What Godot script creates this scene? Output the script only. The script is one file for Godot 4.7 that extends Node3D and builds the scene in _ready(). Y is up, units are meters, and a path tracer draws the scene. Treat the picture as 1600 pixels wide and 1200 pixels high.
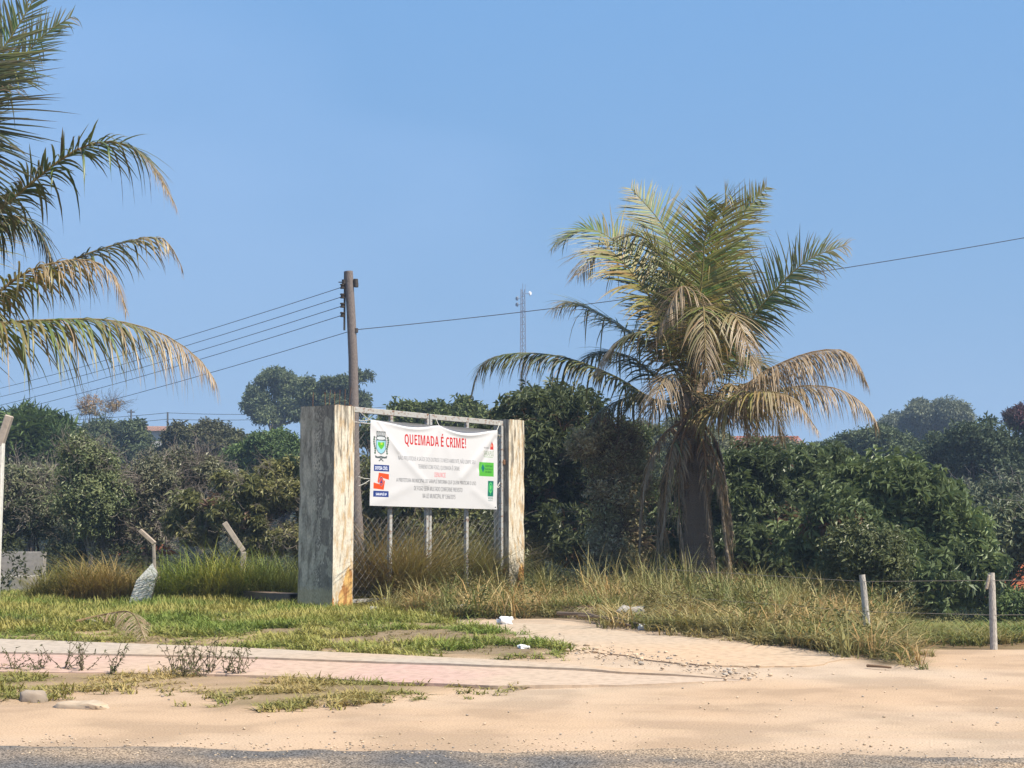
extends Node3D

# ---------------------------------------------------------------- camera model (1600 x 1200 photo pixels)
const F := 2350.0          # focal length in photo pixels
const EYE := 1.25          # eye height above the road, seated in a car
const HORIZON := 842.0
var pitch := atan((HORIZON - 600.0) / F)

var rng := RandomNumberGenerator.new()
var nz := FastNoiseLite.new()
var nz2 := FastNoiseLite.new()
var M := {}
var sprig := {}

# ---------------------------------------------------------------- mesh collector
class MB:
	var v := PackedVector3Array()
	var n := PackedVector3Array()
	var uv := PackedVector2Array()
	var c := PackedColorArray()
	var i := PackedInt32Array()
	func vert(p: Vector3, nn: Vector3, col := Color.WHITE, t := Vector2.ZERO) -> int:
		v.append(p); n.append(nn); c.append(col); uv.append(t)
		return v.size() - 1
	func face(a: int, b: int, d: int) -> void:      # counter-clockwise seen from the front
		i.append(a); i.append(d); i.append(b)
	func tri(a: Vector3, b: Vector3, d: Vector3, ca := Color.WHITE, cb := Color.WHITE, cd := Color.WHITE) -> void:
		var nn := (b - a).cross(d - a).normalized()
		face(vert(a, nn, ca), vert(b, nn, cb), vert(d, nn, cd))
	func quad(a: Vector3, b: Vector3, d: Vector3, e: Vector3, col := Color.WHITE, ta := Vector2.ZERO, tb := Vector2.ZERO, td := Vector2.ZERO, te := Vector2.ZERO) -> void:
		var nn := (b - a).cross(e - a).normalized()
		if nn == Vector3.ZERO: nn = (d - b).cross(e - b).normalized()
		var q := vert(a, nn, col, ta)
		vert(b, nn, col, tb); vert(d, nn, col, td); vert(e, nn, col, te)
		face(q, q + 1, q + 2); face(q, q + 2, q + 3)
	func box(lo: Vector3, hi: Vector3, col := Color.WHITE, ch := 0.0) -> void:
		bx(Transform3D(Basis(), (lo + hi) / 2.0), hi - lo, col, ch)
	func bx(t: Transform3D, s: Vector3, col := Color.WHITE, ch := 0.0) -> void:   # box with chamfered edges
		var h := s / 2.0
		ch = minf(ch, minf(h.x, minf(h.y, h.z)) * 0.9)
		var m := h - Vector3.ONE * ch
		for ax in 3:
			var b := (ax + 1) % 3
			var d := (ax + 2) % 3
			for sg in [-1.0, 1.0]:
				var o := Vector3.ZERO; o[ax] = h[ax] * sg
				var p := Vector3.ZERO; p[b] = m[b]
				var q := Vector3.ZERO; q[d] = m[d]
				if sg > 0: quad(t * (o - p - q), t * (o + p - q), t * (o + p + q), t * (o - p + q), col)
				else: quad(t * (o - p - q), t * (o - p + q), t * (o + p + q), t * (o + p - q), col)
			if ch > 0.0:
				for s1 in [-1.0, 1.0]:
					for s2 in [-1.0, 1.0]:
						var e1 := Vector3.ZERO; e1[b] = h[b] * s1; e1[d] = m[d] * s2
						var e2 := Vector3.ZERO; e2[b] = m[b] * s1; e2[d] = h[d] * s2
						var l := Vector3.ZERO; l[ax] = m[ax]
						edge(t, e1, e2, l, col)
		if ch > 0.0:
			for sx in [-1.0, 1.0]:
				for sy in [-1.0, 1.0]:
					for sz in [-1.0, 1.0]:
						var a := t * Vector3(h.x * sx, m.y * sy, m.z * sz); var b := t * Vector3(m.x * sx, h.y * sy, m.z * sz); var d := t * Vector3(m.x * sx, m.y * sy, h.z * sz)
						if sx * sy * sz > 0: tri(a, b, d, col, col, col)
						else: tri(a, d, b, col, col, col)
	func edge(t: Transform3D, e1: Vector3, e2: Vector3, l: Vector3, col: Color) -> void:
		var a := t * (e1 - l); var b := t * (e1 + l); var d := t * (e2 + l); var e := t * (e2 - l)
		var nn := (b - a).cross(e - a)
		if nn.dot(t.basis * (e1 + e2)) >= 0.0: quad(a, b, d, e, col)
		else: quad(a, e, d, b, col)
	func tube(pts: PackedVector3Array, rad: PackedFloat32Array, sides: int, col := Color.WHITE, col2 := Color.WHITE, cap := true, vscale := 1.0) -> void:
		var k := pts.size()
		var first := v.size()
		var e1 := Vector3.ZERO
		var along := 0.0
		for a in k:
			var t := (pts[mini(a + 1, k - 1)] - pts[maxi(a - 1, 0)]).normalized()
			if a == 0: e1 = t.cross(Vector3.UP if absf(t.y) < 0.9 else Vector3.RIGHT).normalized()
			e1 = (e1 - t * e1.dot(t)).normalized()
			var e2 := t.cross(e1)
			if a > 0: along += pts[a].distance_to(pts[a - 1])
			var cc := col.lerp(col2, float(a) / maxf(1.0, k - 1))
			for j in sides + 1:
				var th := TAU * j / sides
				var u := e1 * cos(th) + e2 * sin(th)
				vert(pts[a] + u * rad[a], u, cc, Vector2(float(j) / sides, along * vscale))
		for a in k - 1:
			for j in sides:
				var p := first + a * (sides + 1) + j
				face(p, p + 1, p + sides + 2); face(p, p + sides + 2, p + sides + 1)
		if cap:
			for endd in 2:
				var a := 0 if endd == 0 else k - 1
				var t := (pts[1] - pts[0]).normalized() * -1.0 if endd == 0 else (pts[k - 1] - pts[k - 2]).normalized()
				var ce := vert(pts[a], t, col if endd == 0 else col2)
				for j in sides:
					var p0 := vert(v[first + a * (sides + 1) + j], t, col if endd == 0 else col2)
					var p1 := vert(v[first + a * (sides + 1) + j + 1], t, col if endd == 0 else col2)
					if endd == 0: face(ce, p1, p0)
					else: face(ce, p0, p1)
	func rod(a: Vector3, b: Vector3, r: float, sides := 6, col := Color.WHITE) -> void:
		tube(PackedVector3Array([a, b]), PackedFloat32Array([r, r]), sides, col, col)
	func mesh() -> ArrayMesh:
		var arr := []
		arr.resize(Mesh.ARRAY_MAX)
		arr[Mesh.ARRAY_VERTEX] = v; arr[Mesh.ARRAY_NORMAL] = n; arr[Mesh.ARRAY_TEX_UV] = uv; arr[Mesh.ARRAY_COLOR] = c; arr[Mesh.ARRAY_INDEX] = i
		var m := ArrayMesh.new()
		m.add_surface_from_arrays(Mesh.PRIMITIVE_TRIANGLES, arr)
		return m

# ---------------------------------------------------------------- object helpers
var taken := {}
func numbered(called: String) -> String:
	var k: int = taken.get(called, 0)
	taken[called] = k + 1
	return called if k == 0 else "%s_%03d" % [called, k]

func tag(o: Node3D, label: String, category: String, group := "") -> Node3D:
	o.set_meta("label", label); o.set_meta("category", category)
	if group: o.set_meta("group", group)
	return o

func thing(called: String, label: String, category: String, at := Vector3.ZERO, group := "") -> Node3D:
	var o := Node3D.new()
	o.name = numbered(called)
	add_child(o)
	o.position = at
	return tag(o, label, category, group)

func obj(called: String, mb: MB, mat: Material, parent: Node3D = null, at := Vector3.ZERO) -> MeshInstance3D:
	var o := MeshInstance3D.new()
	o.name = called if parent else numbered(called)
	o.mesh = mb.mesh()
	o.material_override = mat
	(parent if parent else self).add_child(o, true)
	o.position = at
	return o

func struct_(called: String, mb: MB, mat: Material, parent: Node3D = null) -> MeshInstance3D:
	var o := obj(called, mb, mat, parent)
	if parent == null: o.set_meta("kind", "structure")
	return o

func multi(called: String, mesh: Mesh, mat: Material, xf: Array, cols: PackedColorArray, parent: Node3D = null) -> MultiMeshInstance3D:
	var mm := MultiMesh.new()
	mm.transform_format = MultiMesh.TRANSFORM_3D
	mm.use_colors = true
	mm.mesh = mesh
	mm.instance_count = xf.size()
	for k in xf.size():
		mm.set_instance_transform(k, xf[k])
		mm.set_instance_color(k, cols[k])
	var o := MultiMeshInstance3D.new()
	o.name = called if parent else numbered(called)
	o.multimesh = mm
	o.material_override = mat
	(parent if parent else self).add_child(o, true)
	return o

# ---------------------------------------------------------------- terrain and photo geometry
func sm(a: float, b: float, x: float) -> float:
	return smoothstep(a, b, x)

func h(x: float, d: float) -> float:          # ground height, d = metres ahead of the camera
	var y := 0.18 * sm(12.5, 20.0, d) * (1.0 - sm(2.5, 5.0, x + (d - 17.0) * -0.15))
	var start := lerpf(26.0, 18.5, sm(3.5, 5.5, x - (d - 17.0) * 0.12))
	y -= 1.1 * sm(start, start + 18.0, d)
	y += 11.0 * sm(62.0, 210.0, d) + 8.0 * sm(210.0, 420.0, d)
	return y

func ray(px: float, py: float) -> Vector3:
	return Vector3((px - 800.0) / F, (600.0 - py) / F, -1.0).rotated(Vector3.RIGHT, pitch)

func at(px: float, py: float, d: float) -> Vector3:      # the point of that sight line at distance d
	var r := ray(px, py)
	return Vector3(0, EYE, 0) + r * (d / -r.z)

func gp(px: float, py: float) -> Vector3:                # where a sight line meets the ground
	var r := ray(px, py)
	var y := 0.0
	var p := Vector3.ZERO
	for k in 12:
		p = Vector3(0, EYE, 0) + r * ((y - EYE) / r.y)
		y = lerpf(y, h(p.x, -p.z), 0.7)
	p.y = h(p.x, -p.z)
	return p

func on(px: float, d: float) -> Vector3:                 # ground point in that column at distance d
	var x := (px - 800.0) / F * d
	return Vector3(x, h(x, d), -d)

func poly(px: Array) -> PackedVector2Array:              # photo pixels -> outline on the ground (x, z)
	var out := PackedVector2Array()
	for k in range(0, px.size(), 2):
		var p := gp(px[k], px[k + 1])
		out.append(Vector2(p.x, p.z))
	return out

func inside(p: Vector2, pl: PackedVector2Array) -> bool:
	return Geometry2D.is_point_in_polygon(p, pl)

# ---------------------------------------------------------------- materials
func noise_tex(freq: float, ramp: Array, size := 512, oct := 5, kind := FastNoiseLite.TYPE_SIMPLEX_SMOOTH, sd := 1) -> NoiseTexture2D:
	var f := FastNoiseLite.new()
	f.seed = sd; f.noise_type = kind; f.frequency = freq; f.fractal_octaves = oct
	var t := NoiseTexture2D.new()
	t.width = size; t.height = size; t.seamless = true; t.noise = f
	if ramp.size():
		var g := Gradient.new()
		var cs := PackedColorArray(); var os := PackedFloat32Array()
		for r in ramp:
			os.append(r[0]); cs.append(Color(r[1], r[1], r[1]) if r[1] is float else r[1])
		g.offsets = os; g.colors = cs
		t.color_ramp = g
	return t

func mat(col: Color, rough := 0.85, spec := 0.3) -> StandardMaterial3D:      # col in linear values
	var m := StandardMaterial3D.new()
	m.albedo_color = col.linear_to_srgb()
	m.roughness = rough
	m.metallic_specular = spec
	return m

func tinted(rough := 0.85, spec := 0.3, back := 0.0) -> StandardMaterial3D:
	var m := StandardMaterial3D.new()
	m.vertex_color_use_as_albedo = true
	m.roughness = rough
	m.metallic_specular = spec
	if back > 0.0:
		m.backlight_enabled = true
		m.backlight = Color(back, back, back * 0.7).linear_to_srgb()
	return m

func tri_map(m: StandardMaterial3D, tex: Texture2D, scale: float, bump: Texture2D = null, depth := 0.0) -> StandardMaterial3D:
	m.albedo_texture = tex
	m.uv1_triplanar = true
	m.uv1_world_triplanar = true
	m.uv1_scale = Vector3.ONE * scale
	if bump:
		m.heightmap_enabled = true
		m.heightmap_texture = bump
		m.heightmap_scale = depth
	return m

func make_materials() -> void:
	M.leaf = tinted(0.45, 0.45, 0.5)
	M.far_leaf = tinted(0.7, 0.25, 0.45)
	M.grass = tinted(0.6, 0.3, 0.5)
	M.palm_leaf = tinted(0.42, 0.45, 0.45)
	M.plain = tinted(0.85, 0.25)
	var grain := noise_tex(0.02, [[0.25, 0.86], [0.5, 0.96], [0.75, 1.0]], 512, 6)
	var fine := noise_tex(0.09, [[0.2, 0.6], [0.5, 0.92], [0.8, 1.0]], 512, 5, FastNoiseLite.TYPE_SIMPLEX_SMOOTH, 7)
	var bumpy := noise_tex(0.05, [], 512, 6, FastNoiseLite.TYPE_SIMPLEX_SMOOTH, 3)
	M.bark = tri_map(tinted(0.9, 0.2), fine, 1.6, bumpy, 2.0)
	M.ground = tri_map(tinted(0.95, 0.15), noise_tex(0.006, [[0.25, 0.9], [0.5, 0.97], [0.75, 1.0]], 512, 6, FastNoiseLite.TYPE_SIMPLEX_SMOOTH, 31), 0.27, bumpy, 0.05)
	M.ground.detail_enabled = true
	M.ground.detail_blend_mode = BaseMaterial3D.BLEND_MODE_MUL
	M.ground.detail_uv_layer = BaseMaterial3D.DETAIL_UV_2
	M.ground.detail_albedo = noise_tex(0.09, [[0.2, 0.84], [0.5, 0.96], [0.8, 1.0]], 512, 5, FastNoiseLite.TYPE_SIMPLEX_SMOOTH, 8)
	M.ground.uv2_triplanar = true
	M.ground.uv2_world_triplanar = true
	M.ground.uv2_scale = Vector3.ONE * 1.1
	var speck := noise_tex(0.32, [[0.15, 0.35], [0.45, 0.75], [0.62, 1.0], [0.85, 1.0]], 512, 3, FastNoiseLite.TYPE_VALUE, 11)
	M.asphalt = tri_map(tinted(0.9, 0.25), speck, 0.8, speck, 0.8)
	M.concrete = tri_map(tinted(0.92, 0.2), noise_tex(0.03, [[0.2, 0.9], [0.5, 0.97], [0.8, 1.0]], 512, 6, FastNoiseLite.TYPE_SIMPLEX_SMOOTH, 17), 0.5, bumpy, 0.2)
	M.steel = tri_map(tinted(0.6, 0.4), noise_tex(0.03, [[0.0, Color(0.55, 0.32, 0.18)], [0.27, Color(0.72, 0.52, 0.4)], [0.33, 0.95], [1.0, 1.0]], 512, 5, FastNoiseLite.TYPE_SIMPLEX_SMOOTH, 21), 0.9)
	M.wire = mat(Color(0.22, 0.21, 0.2), 0.6, 0.4)
	M.wood = tri_map(tinted(0.9, 0.2), fine, 1.0, bumpy, 1.0)
	M.wood.uv1_scale = Vector3(3.0, 0.35, 3.0)
	M.roof = tri_map(tinted(0.9, 0.2), grain, 0.8)

# ---------------------------------------------------------------- leaf sprigs
func leaf(mb: MB, p: Vector3, dir: Vector3, up: Vector3, l: float, w: float, fold := 0.25, curl := 0.2, col := Color.WHITE) -> void:
	var side := dir.cross(up).normalized()
	var nn := side.cross(dir).normalized()
	var mid := p + dir * l * 0.5
	var tip := p + dir * l - nn * l * curl
	var a := mid + side * w * 0.5 + nn * w * fold
	var b := mid - side * w * 0.5 + nn * w * fold
	mb.tri(p, a, tip, col, col, col)
	mb.tri(p, tip, b, col, col, col)

func rdir() -> Vector3:
	var y := rng.randf_range(-1, 1)
	var t := rng.randf() * TAU
	var s := sqrt(1 - y * y)
	return Vector3(s * cos(t), y, s * sin(t))

func make_sprigs() -> void:
	rng.seed = 5
	var mb := MB.new()                                    # rosette of long drooping leaves
	for k in 14:
		var th := k * 2.4 + rng.randf() * 0.5
		var el := rng.randf_range(-0.5, 0.75)
		var d := Vector3(cos(th) * cos(el), sin(el), sin(th) * cos(el))
		var tone := rng.randf_range(0.75, 1.2)
		leaf(mb, Vector3(0, rng.randf_range(-0.12, 0.06), 0) + d * 0.02, d, Vector3.UP, rng.randf_range(0.15, 0.23), rng.randf_range(0.045, 0.06), 0.2, rng.randf_range(0.1, 0.5), Color(tone, tone, tone))
	sprig.mango = mb.mesh()
	mb = MB.new()                                         # twig with small oval leaves
	for k in 22:
		var t := k / 22.0
		var th := k * 2.4
		var d := Vector3(cos(th), 0.35 + rng.randf() * 0.4, sin(th)).normalized()
		var tone := rng.randf_range(0.7, 1.25)
		var pos := Vector3(sin(t * 3.0) * 0.05, t * 0.34 - 0.12, cos(t * 4.0) * 0.04) + rdir() * 0.09
		leaf(mb, pos, (d + rdir() * 0.5).normalized(), Vector3.UP, rng.randf_range(0.06, 0.1), rng.randf_range(0.03, 0.045), 0.2, 0.2, Color(tone, tone, tone))
	sprig.small = mb.mesh()
	mb = MB.new()                                         # feathery needles
	for k in 26:
		var th := rng.randf() * TAU
		var d := Vector3(cos(th), rng.randf_range(-0.3, 0.9), sin(th)).normalized()
		var tone := rng.randf_range(0.7, 1.25)
		leaf(mb, rdir() * 0.07, d, Vector3.UP, rng.randf_range(0.18, 0.34), 0.025, 0.0, rng.randf_range(0.1, 0.4), Color(tone, tone, tone))
	sprig.feather = mb.mesh()
	mb = MB.new()                                         # bare branching twigs
	for k in 5:
		var d := (Vector3.UP + rdir() * 0.9).normalized()
		var p := rdir() * 0.04
		var pts := PackedVector3Array([p])
		var rad := PackedFloat32Array([0.007])
		for s in 3:
			d = (d + rdir() * 0.45).normalized()
			p += d * 0.17
			pts.append(p); rad.append(0.005 - s * 0.0012)
			var d2 := (d + rdir() * 0.9).normalized()
			mb.tube(PackedVector3Array([p, p + d2 * 0.1, p + d2 * 0.16 + rdir() * 0.05]), PackedFloat32Array([0.004, 0.003, 0.002]), 3, Color.WHITE, Color.WHITE, false)
		mb.tube(pts, rad, 3, Color.WHITE, Color.WHITE, false)
	sprig.twig = mb.mesh()
	mb = MB.new()                                         # clump of leaves for trees far away
	for k in 30:
		var p := rdir() * rng.randf_range(0.1, 0.42)
		var tone := rng.randf_range(0.7, 1.25)
		leaf(mb, p, (rdir() + p).normalized(), Vector3.UP, rng.randf_range(0.16, 0.3), rng.randf_range(0.07, 0.12), 0.1, 0.25, Color(tone, tone, tone))
	sprig.clump = mb.mesh()

func tuft(blades: int, hgt: float, spread: float, w: float, lean: float, base: Color, tip: Color, sd: int, dry := 0.0) -> ArrayMesh:
	rng.seed = sd
	var mb := MB.new()
	for k in blades:
		var th := rng.randf() * TAU
		var out := Vector3(cos(th), 0, sin(th))
		var p := Vector3(rng.randfn(0, spread), 0, rng.randfn(0, spread))
		var l := hgt * rng.randf_range(0.5, 1.1)
		var le := lean * rng.randf_range(0.3, 1.5)
		var side := out.cross(Vector3.UP) * w * rng.randf_range(0.6, 1.2)
		var cb := base; var ct := tip
		if rng.randf() < dry:
			cb = Color(0.75, 0.62, 0.42) * rng.randf_range(0.5, 1.0) * 1.6; ct = cb
		var tone := rng.randf_range(0.75, 1.2)
		cb = Color(cb.r * tone, cb.g * tone, cb.b * tone); ct = Color(ct.r * tone, ct.g * tone, ct.b * tone)
		var prev := p
		var first := -1
		for s in 4:
			var t := s / 3.0
			var q := p + Vector3.UP * l * (t - 0.35 * le * t * t) + out * l * le * t * t * 0.8
			var ww := side * (1.0 - t * t)
			var nn := out.cross(Vector3.UP).cross(Vector3.UP * (1.0 - 0.7 * le * t) + out * 1.6 * le * t).normalized()
			var cc := cb.lerp(ct, t)
			if s == 3:
				mb.vert(q, nn, cc)
				mb.face(first + 4, first + 5, first + 6)
			else:
				var a := mb.vert(q - ww, nn, cc)
				mb.vert(q + ww, nn, cc)
				if first < 0: first = a
				else: mb.face(a - 2, a - 1, a + 1); mb.face(a - 2, a + 1, a)
			prev = q
	return mb.mesh()

# ---------------------------------------------------------------- trees and bushes
func basis_to(dir: Vector3, roll: float) -> Basis:
	var y := dir.normalized()
	var x := y.cross(Vector3.FORWARD if absf(y.z) < 0.9 else Vector3.RIGHT).normalized().rotated(y, roll)
	return Basis(x, y, x.cross(y))

# ell: [[cx, cy, rx, ry, dz(m), depth ratio], ...] in photo pixels at distance d
func tree(called: String, label: String, category: String, group: String, d: float, ell: Array, o: Dictionary) -> Node3D:
	rng.seed = o.seed
	var k := d / F
	var base := on(o.get("base", ell[0][0]), d)
	var root := thing(called, label, category, base, group)
	var blobs: Array = []
	var total := 0.0
	var sub: int = o.get("sub", 26)
	for e in ell:
		var c := at(e[0], e[1], d)
		c.z -= e[4]
		var r := Vector3(e[2] * k, e[3] * k, e[2] * k * e[5])
		var br: float = o.get("blob", 0.36) * minf(r.x, maxf(r.y, r.x * 0.5))
		var cnt := int(sub * maxf(0.3, (r.x * r.y) / (ell[0][2] * ell[0][3] * k * k)))
		for s in cnt:
			var dir := rdir()
			if dir.y < -0.5 and not o.get("low", false): dir.y *= -0.6
			var f := rng.randf_range(0.45, 1.1)
			var pos := c + Vector3(dir.x * (r.x - br * 0.7), dir.y * (r.y - br * 0.6), dir.z * (r.z - br * 0.7)) * f
			var rr := br * rng.randf_range(0.45, 1.3)
			blobs.append([pos, Vector3(rr * rng.randf_range(0.9, 1.3), rr * rng.randf_range(0.65, 0.95), rr)])
			total += rr * rr
	var n: int = o.n
	var xf := []
	var cols := PackedColorArray()
	var ca: Color = o.ca
	var cb: Color = o.cb
	var sc: float = o.get("scale", 1.0)
	var droop: float = o.get("droop", 0.0)
	for b in blobs:
		var c: Vector3 = b[0]
		var r: Vector3 = b[1]
		var m := int(n * r.z * r.z / total + 0.5)
		var tone := rng.randf()
		var young: bool = o.kind == "mango" and rng.randf() < 0.06
		for s in m:
			var dir := rdir()
			if dir.y < -0.3 and rng.randf() < 0.6: dir.y = -dir.y
			var p := c + dir * r * (0.5 + 0.55 * sqrt(rng.randf())) - base
			p += rdir() * r.z * (0.12 if rng.randf() < 0.85 else 0.6)
			var g := base + p
			if g.y < h(g.x, -g.z) + 0.1: continue
			var q := basis_to(dir + rdir() * 0.7 + Vector3.UP * (0.35 - droop), rng.randf() * TAU)
			xf.append(Transform3D(q.scaled(Vector3.ONE * sc * rng.randf_range(0.7, 1.25)), p))
			var cc := ca.lerp(cb, clampf(tone * 0.65 + rng.randf() * 0.35, 0, 1)) * 1.65
			if young and rng.randf() < 0.6: cc = Color(0.24, 0.15, 0.10)
			cols.append(Color(cc.r, cc.g, cc.b))
	if xf.size():
		multi("crown", sprig[o.kind], M[o.get("mat", "leaf")], xf, cols, root).set_meta("kind", "stuff")
	# trunk with limbs that reach into the clumps
	var mb := MB.new()
	var tr: float = o.get("trunk", 0.12)
	var tc: Color = o.get("bark", Color(0.11, 0.09, 0.07))
	var top := at(ell[0][0], ell[0][1], d) - base
	top.z -= ell[0][4]
	var fork: Vector3 = top * o.get("fork", 0.55)
	fork.x += rng.randf_range(-0.1, 0.1) * top.y
	mb.tube(PackedVector3Array([Vector3(0, -0.3, 0), Vector3(fork.x * 0.2, fork.y * 0.35, fork.z * 0.2), fork, top]), PackedFloat32Array([tr * 1.25, tr, tr * 0.75, tr * 0.3]), 8, tc, tc, true)
	for j in mini(blobs.size(), o.get("limbs", 9)):
		var b: Array = blobs[(j * 7) % blobs.size()]
		var e: Vector3 = b[0] - base
		if e.y < 0.3: continue
		var s := Vector3(fork.x * 0.2, fork.y * 0.35, fork.z * 0.2).lerp(fork, rng.randf_range(0.2, 1.0))
		mb.tube(PackedVector3Array([s, s.lerp(e, 0.5) + rdir() * 0.08 * e.length() + Vector3.UP * 0.05, e]), PackedFloat32Array([tr * 0.5, tr * 0.32, tr * 0.1]), 6, tc, tc, false)
	obj("trunk", mb, M.bark, root)
	# a share of bare twigs among the leaves
	if o.has("twigs"):
		xf = []
		cols = PackedColorArray()
		for j in int(o.twigs):
			var b: Array = blobs[rng.randi() % blobs.size()]
			var dir := rdir()
			var p: Vector3 = b[0] + dir * b[1] * rng.randf_range(0.6, 1.35) - base
			if base.y + p.y < h(base.x + p.x, -base.z - p.z): continue
			xf.append(Transform3D(basis_to(dir + Vector3.UP * 0.5 + rdir() * 0.5, rng.randf() * TAU).scaled(Vector3.ONE * sc * rng.randf_range(0.55, 1.2)), p))
			var t := rng.randf_range(0.5, 1.1)
			var tw: Color = o.get("twig_color", Color(0.19, 0.16, 0.13))
			cols.append(Color(tw.r * t, tw.g * t, tw.b * t))
		multi("twigs", sprig.twig, M.plain, xf, cols, root).set_meta("kind", "stuff")
	return root

# ---------------------------------------------------------------- palms
func frond(root: Node3D, base: Vector3, pts: Array, o: Dictionary) -> void:
	# pts: rachis points (world), leaflets on both sides; dry 0..1 = how far from the tip the leaflets have browned
	rng.seed = o.seed
	var cv := Curve3D.new()
	for k in pts.size():
		var p: Vector3 = pts[k] - base
		var tan: Vector3 = ((pts[mini(k + 1, pts.size() - 1)] - pts[maxi(k - 1, 0)]) as Vector3) / 6.0
		cv.add_point(p, -tan, tan)
	var ln := cv.get_baked_length()
	var dry: float = o.get("dry", 0.1)
	var green: Color = o.get("green", Color(0.11, 0.135, 0.045))
	var lsc: float = o.get("leaf", 0.68) * o.get("long", 1.45)
	var hang: float = o.get("hang", 0.5)
	var gap: float = o.get("gap", 0.14)
	var start: float = o.get("start", 0.2)
	var upv: Vector3 = o.get("up", Vector3.UP)
	var mb := MB.new()
	var rp := PackedVector3Array()
	var rr := PackedFloat32Array()
	var stem := Color(0.16, 0.16, 0.055).lerp(Color(0.2, 0.13, 0.075), clampf(dry * 1.3, 0, 1))
	for k in 19:
		var t := k / 18.0
		rp.append(cv.sample_baked(t * ln, true))
		rr.append(o.get("stem", 1.0) * lerpf(0.035, 0.005, pow(t, 0.7)) * (1.6 if t < 0.06 else 1.0))
	var rb := MB.new()
	rb.tube(rp, rr, 6, stem, stem.lerp(Color(0.2, 0.15, 0.07), 0.5))
	var count: int = int(o.get("count", ln / o.get("pitch", 0.031)))
	for k in count:
		var t := start + (1.0 - start) * (k + 0.5) / count
		var p := cv.sample_baked(t * ln, true)
		var q := cv.sample_baked(minf(t * ln + 0.03, ln), true)
		var q0 := cv.sample_baked(maxf(t * ln - 0.03, 0.0), true)
		var tan := (q - q0).normalized()
		var side := tan.cross(upv).normalized()
		var nn := side.cross(tan).normalized()
		for sg in [-1.0, 1.0]:
			if rng.randf() < gap: continue
			var u := (t - start) / (1.0 - start)
			var l: float = lsc * (0.55 + 0.45 * sin(PI * clampf(u * 0.9 + 0.12, 0, 1))) * (1.0 - 0.45 * sm(0.75, 1.0, u)) * rng.randf_range(0.62, 1.12)
			var w: float = o.get("width", 0.021) * (1.0 - 0.4 * u) * rng.randf_range(0.8, 1.15)
			var fwd: float = lerpf(0.35, 1.0, u) * rng.randf_range(0.8, 1.25) * o.get("fwd", 1.0)
			var dir: Vector3 = (side * sg + tan * fwd + nn * o.get("vee", 0.25) * rng.randf_range(0.4, 1.4)).normalized()
			var dr := clampf((u - (1.0 - dry)) * 4.0 + rng.randf_range(-0.35, 0.35), 0.0, 1.0)
			if rng.randf() < dry * 0.25: dr = 1.0
			var hg: float = hang * rng.randf_range(0.5, 1.5) + dr * 0.5
			if rng.randf() < o.get("broken", 0.09): hg += 2.0
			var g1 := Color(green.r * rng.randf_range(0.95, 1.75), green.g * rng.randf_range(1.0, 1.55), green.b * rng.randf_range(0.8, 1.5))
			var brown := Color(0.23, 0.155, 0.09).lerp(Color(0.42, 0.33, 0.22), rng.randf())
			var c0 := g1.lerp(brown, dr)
			var c1 := g1.lerp(brown, clampf(dr + rng.randf_range(0.1, 0.5), 0, 1))
			# folded strip of four lengths, bending down under its own weight
			var pos := p
			var segs := 5
			var step := l / segs
			var first := mb.v.size()
			for s in segs + 1:
				var tt := float(s) / segs
				var ww := w * (1.0 - pow(tt, 2.2)) * (0.55 + 0.45 * minf(1.0, tt * 5.0)) * (1.0 - 0.45 * dr)
				var across := dir.cross(Vector3.UP if absf(dir.y) < 0.97 else tan).normalized() if hg > 1.5 else dir.cross(nn).normalized()
				var lift := across.cross(dir).normalized() * ww * 0.5
				var fc := (across.cross(dir)).normalized()
				var cc := c0.lerp(c1, tt)
				mb.vert(pos - across * ww + lift * -1.0, (fc + across * -0.4).normalized(), cc)
				mb.vert(pos, fc, cc)
				mb.vert(pos + across * ww + lift * -1.0, (fc + across * 0.4).normalized(), cc)
				dir = (dir + Vector3.DOWN * hg * 0.32 + rdir() * 0.04).normalized()
				pos += dir * step
			for s in segs:
				var a := first + s * 3
				mb.face(a, a + 1, a + 3); mb.face(a + 1, a + 4, a + 3)
				mb.face(a + 1, a + 2, a + 4); mb.face(a + 2, a + 5, a + 4)
	var f := obj("frond", mb, M.palm_leaf, root)
	obj("rachis", rb, M.plain, f)

func fr(root: Node3D, hub: Vector3, d: float, px: Array, o: Dictionary) -> void:
	# px: [x, y, dz (metres toward the viewer), ...] along the rachis
	var pts := [hub]
	for k in range(0, px.size(), 3):
		var p := at(px[k], px[k + 1], d)
		p.z += px[k + 2]
		pts.append(p)
	frond(root, root.position, pts, o)

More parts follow.
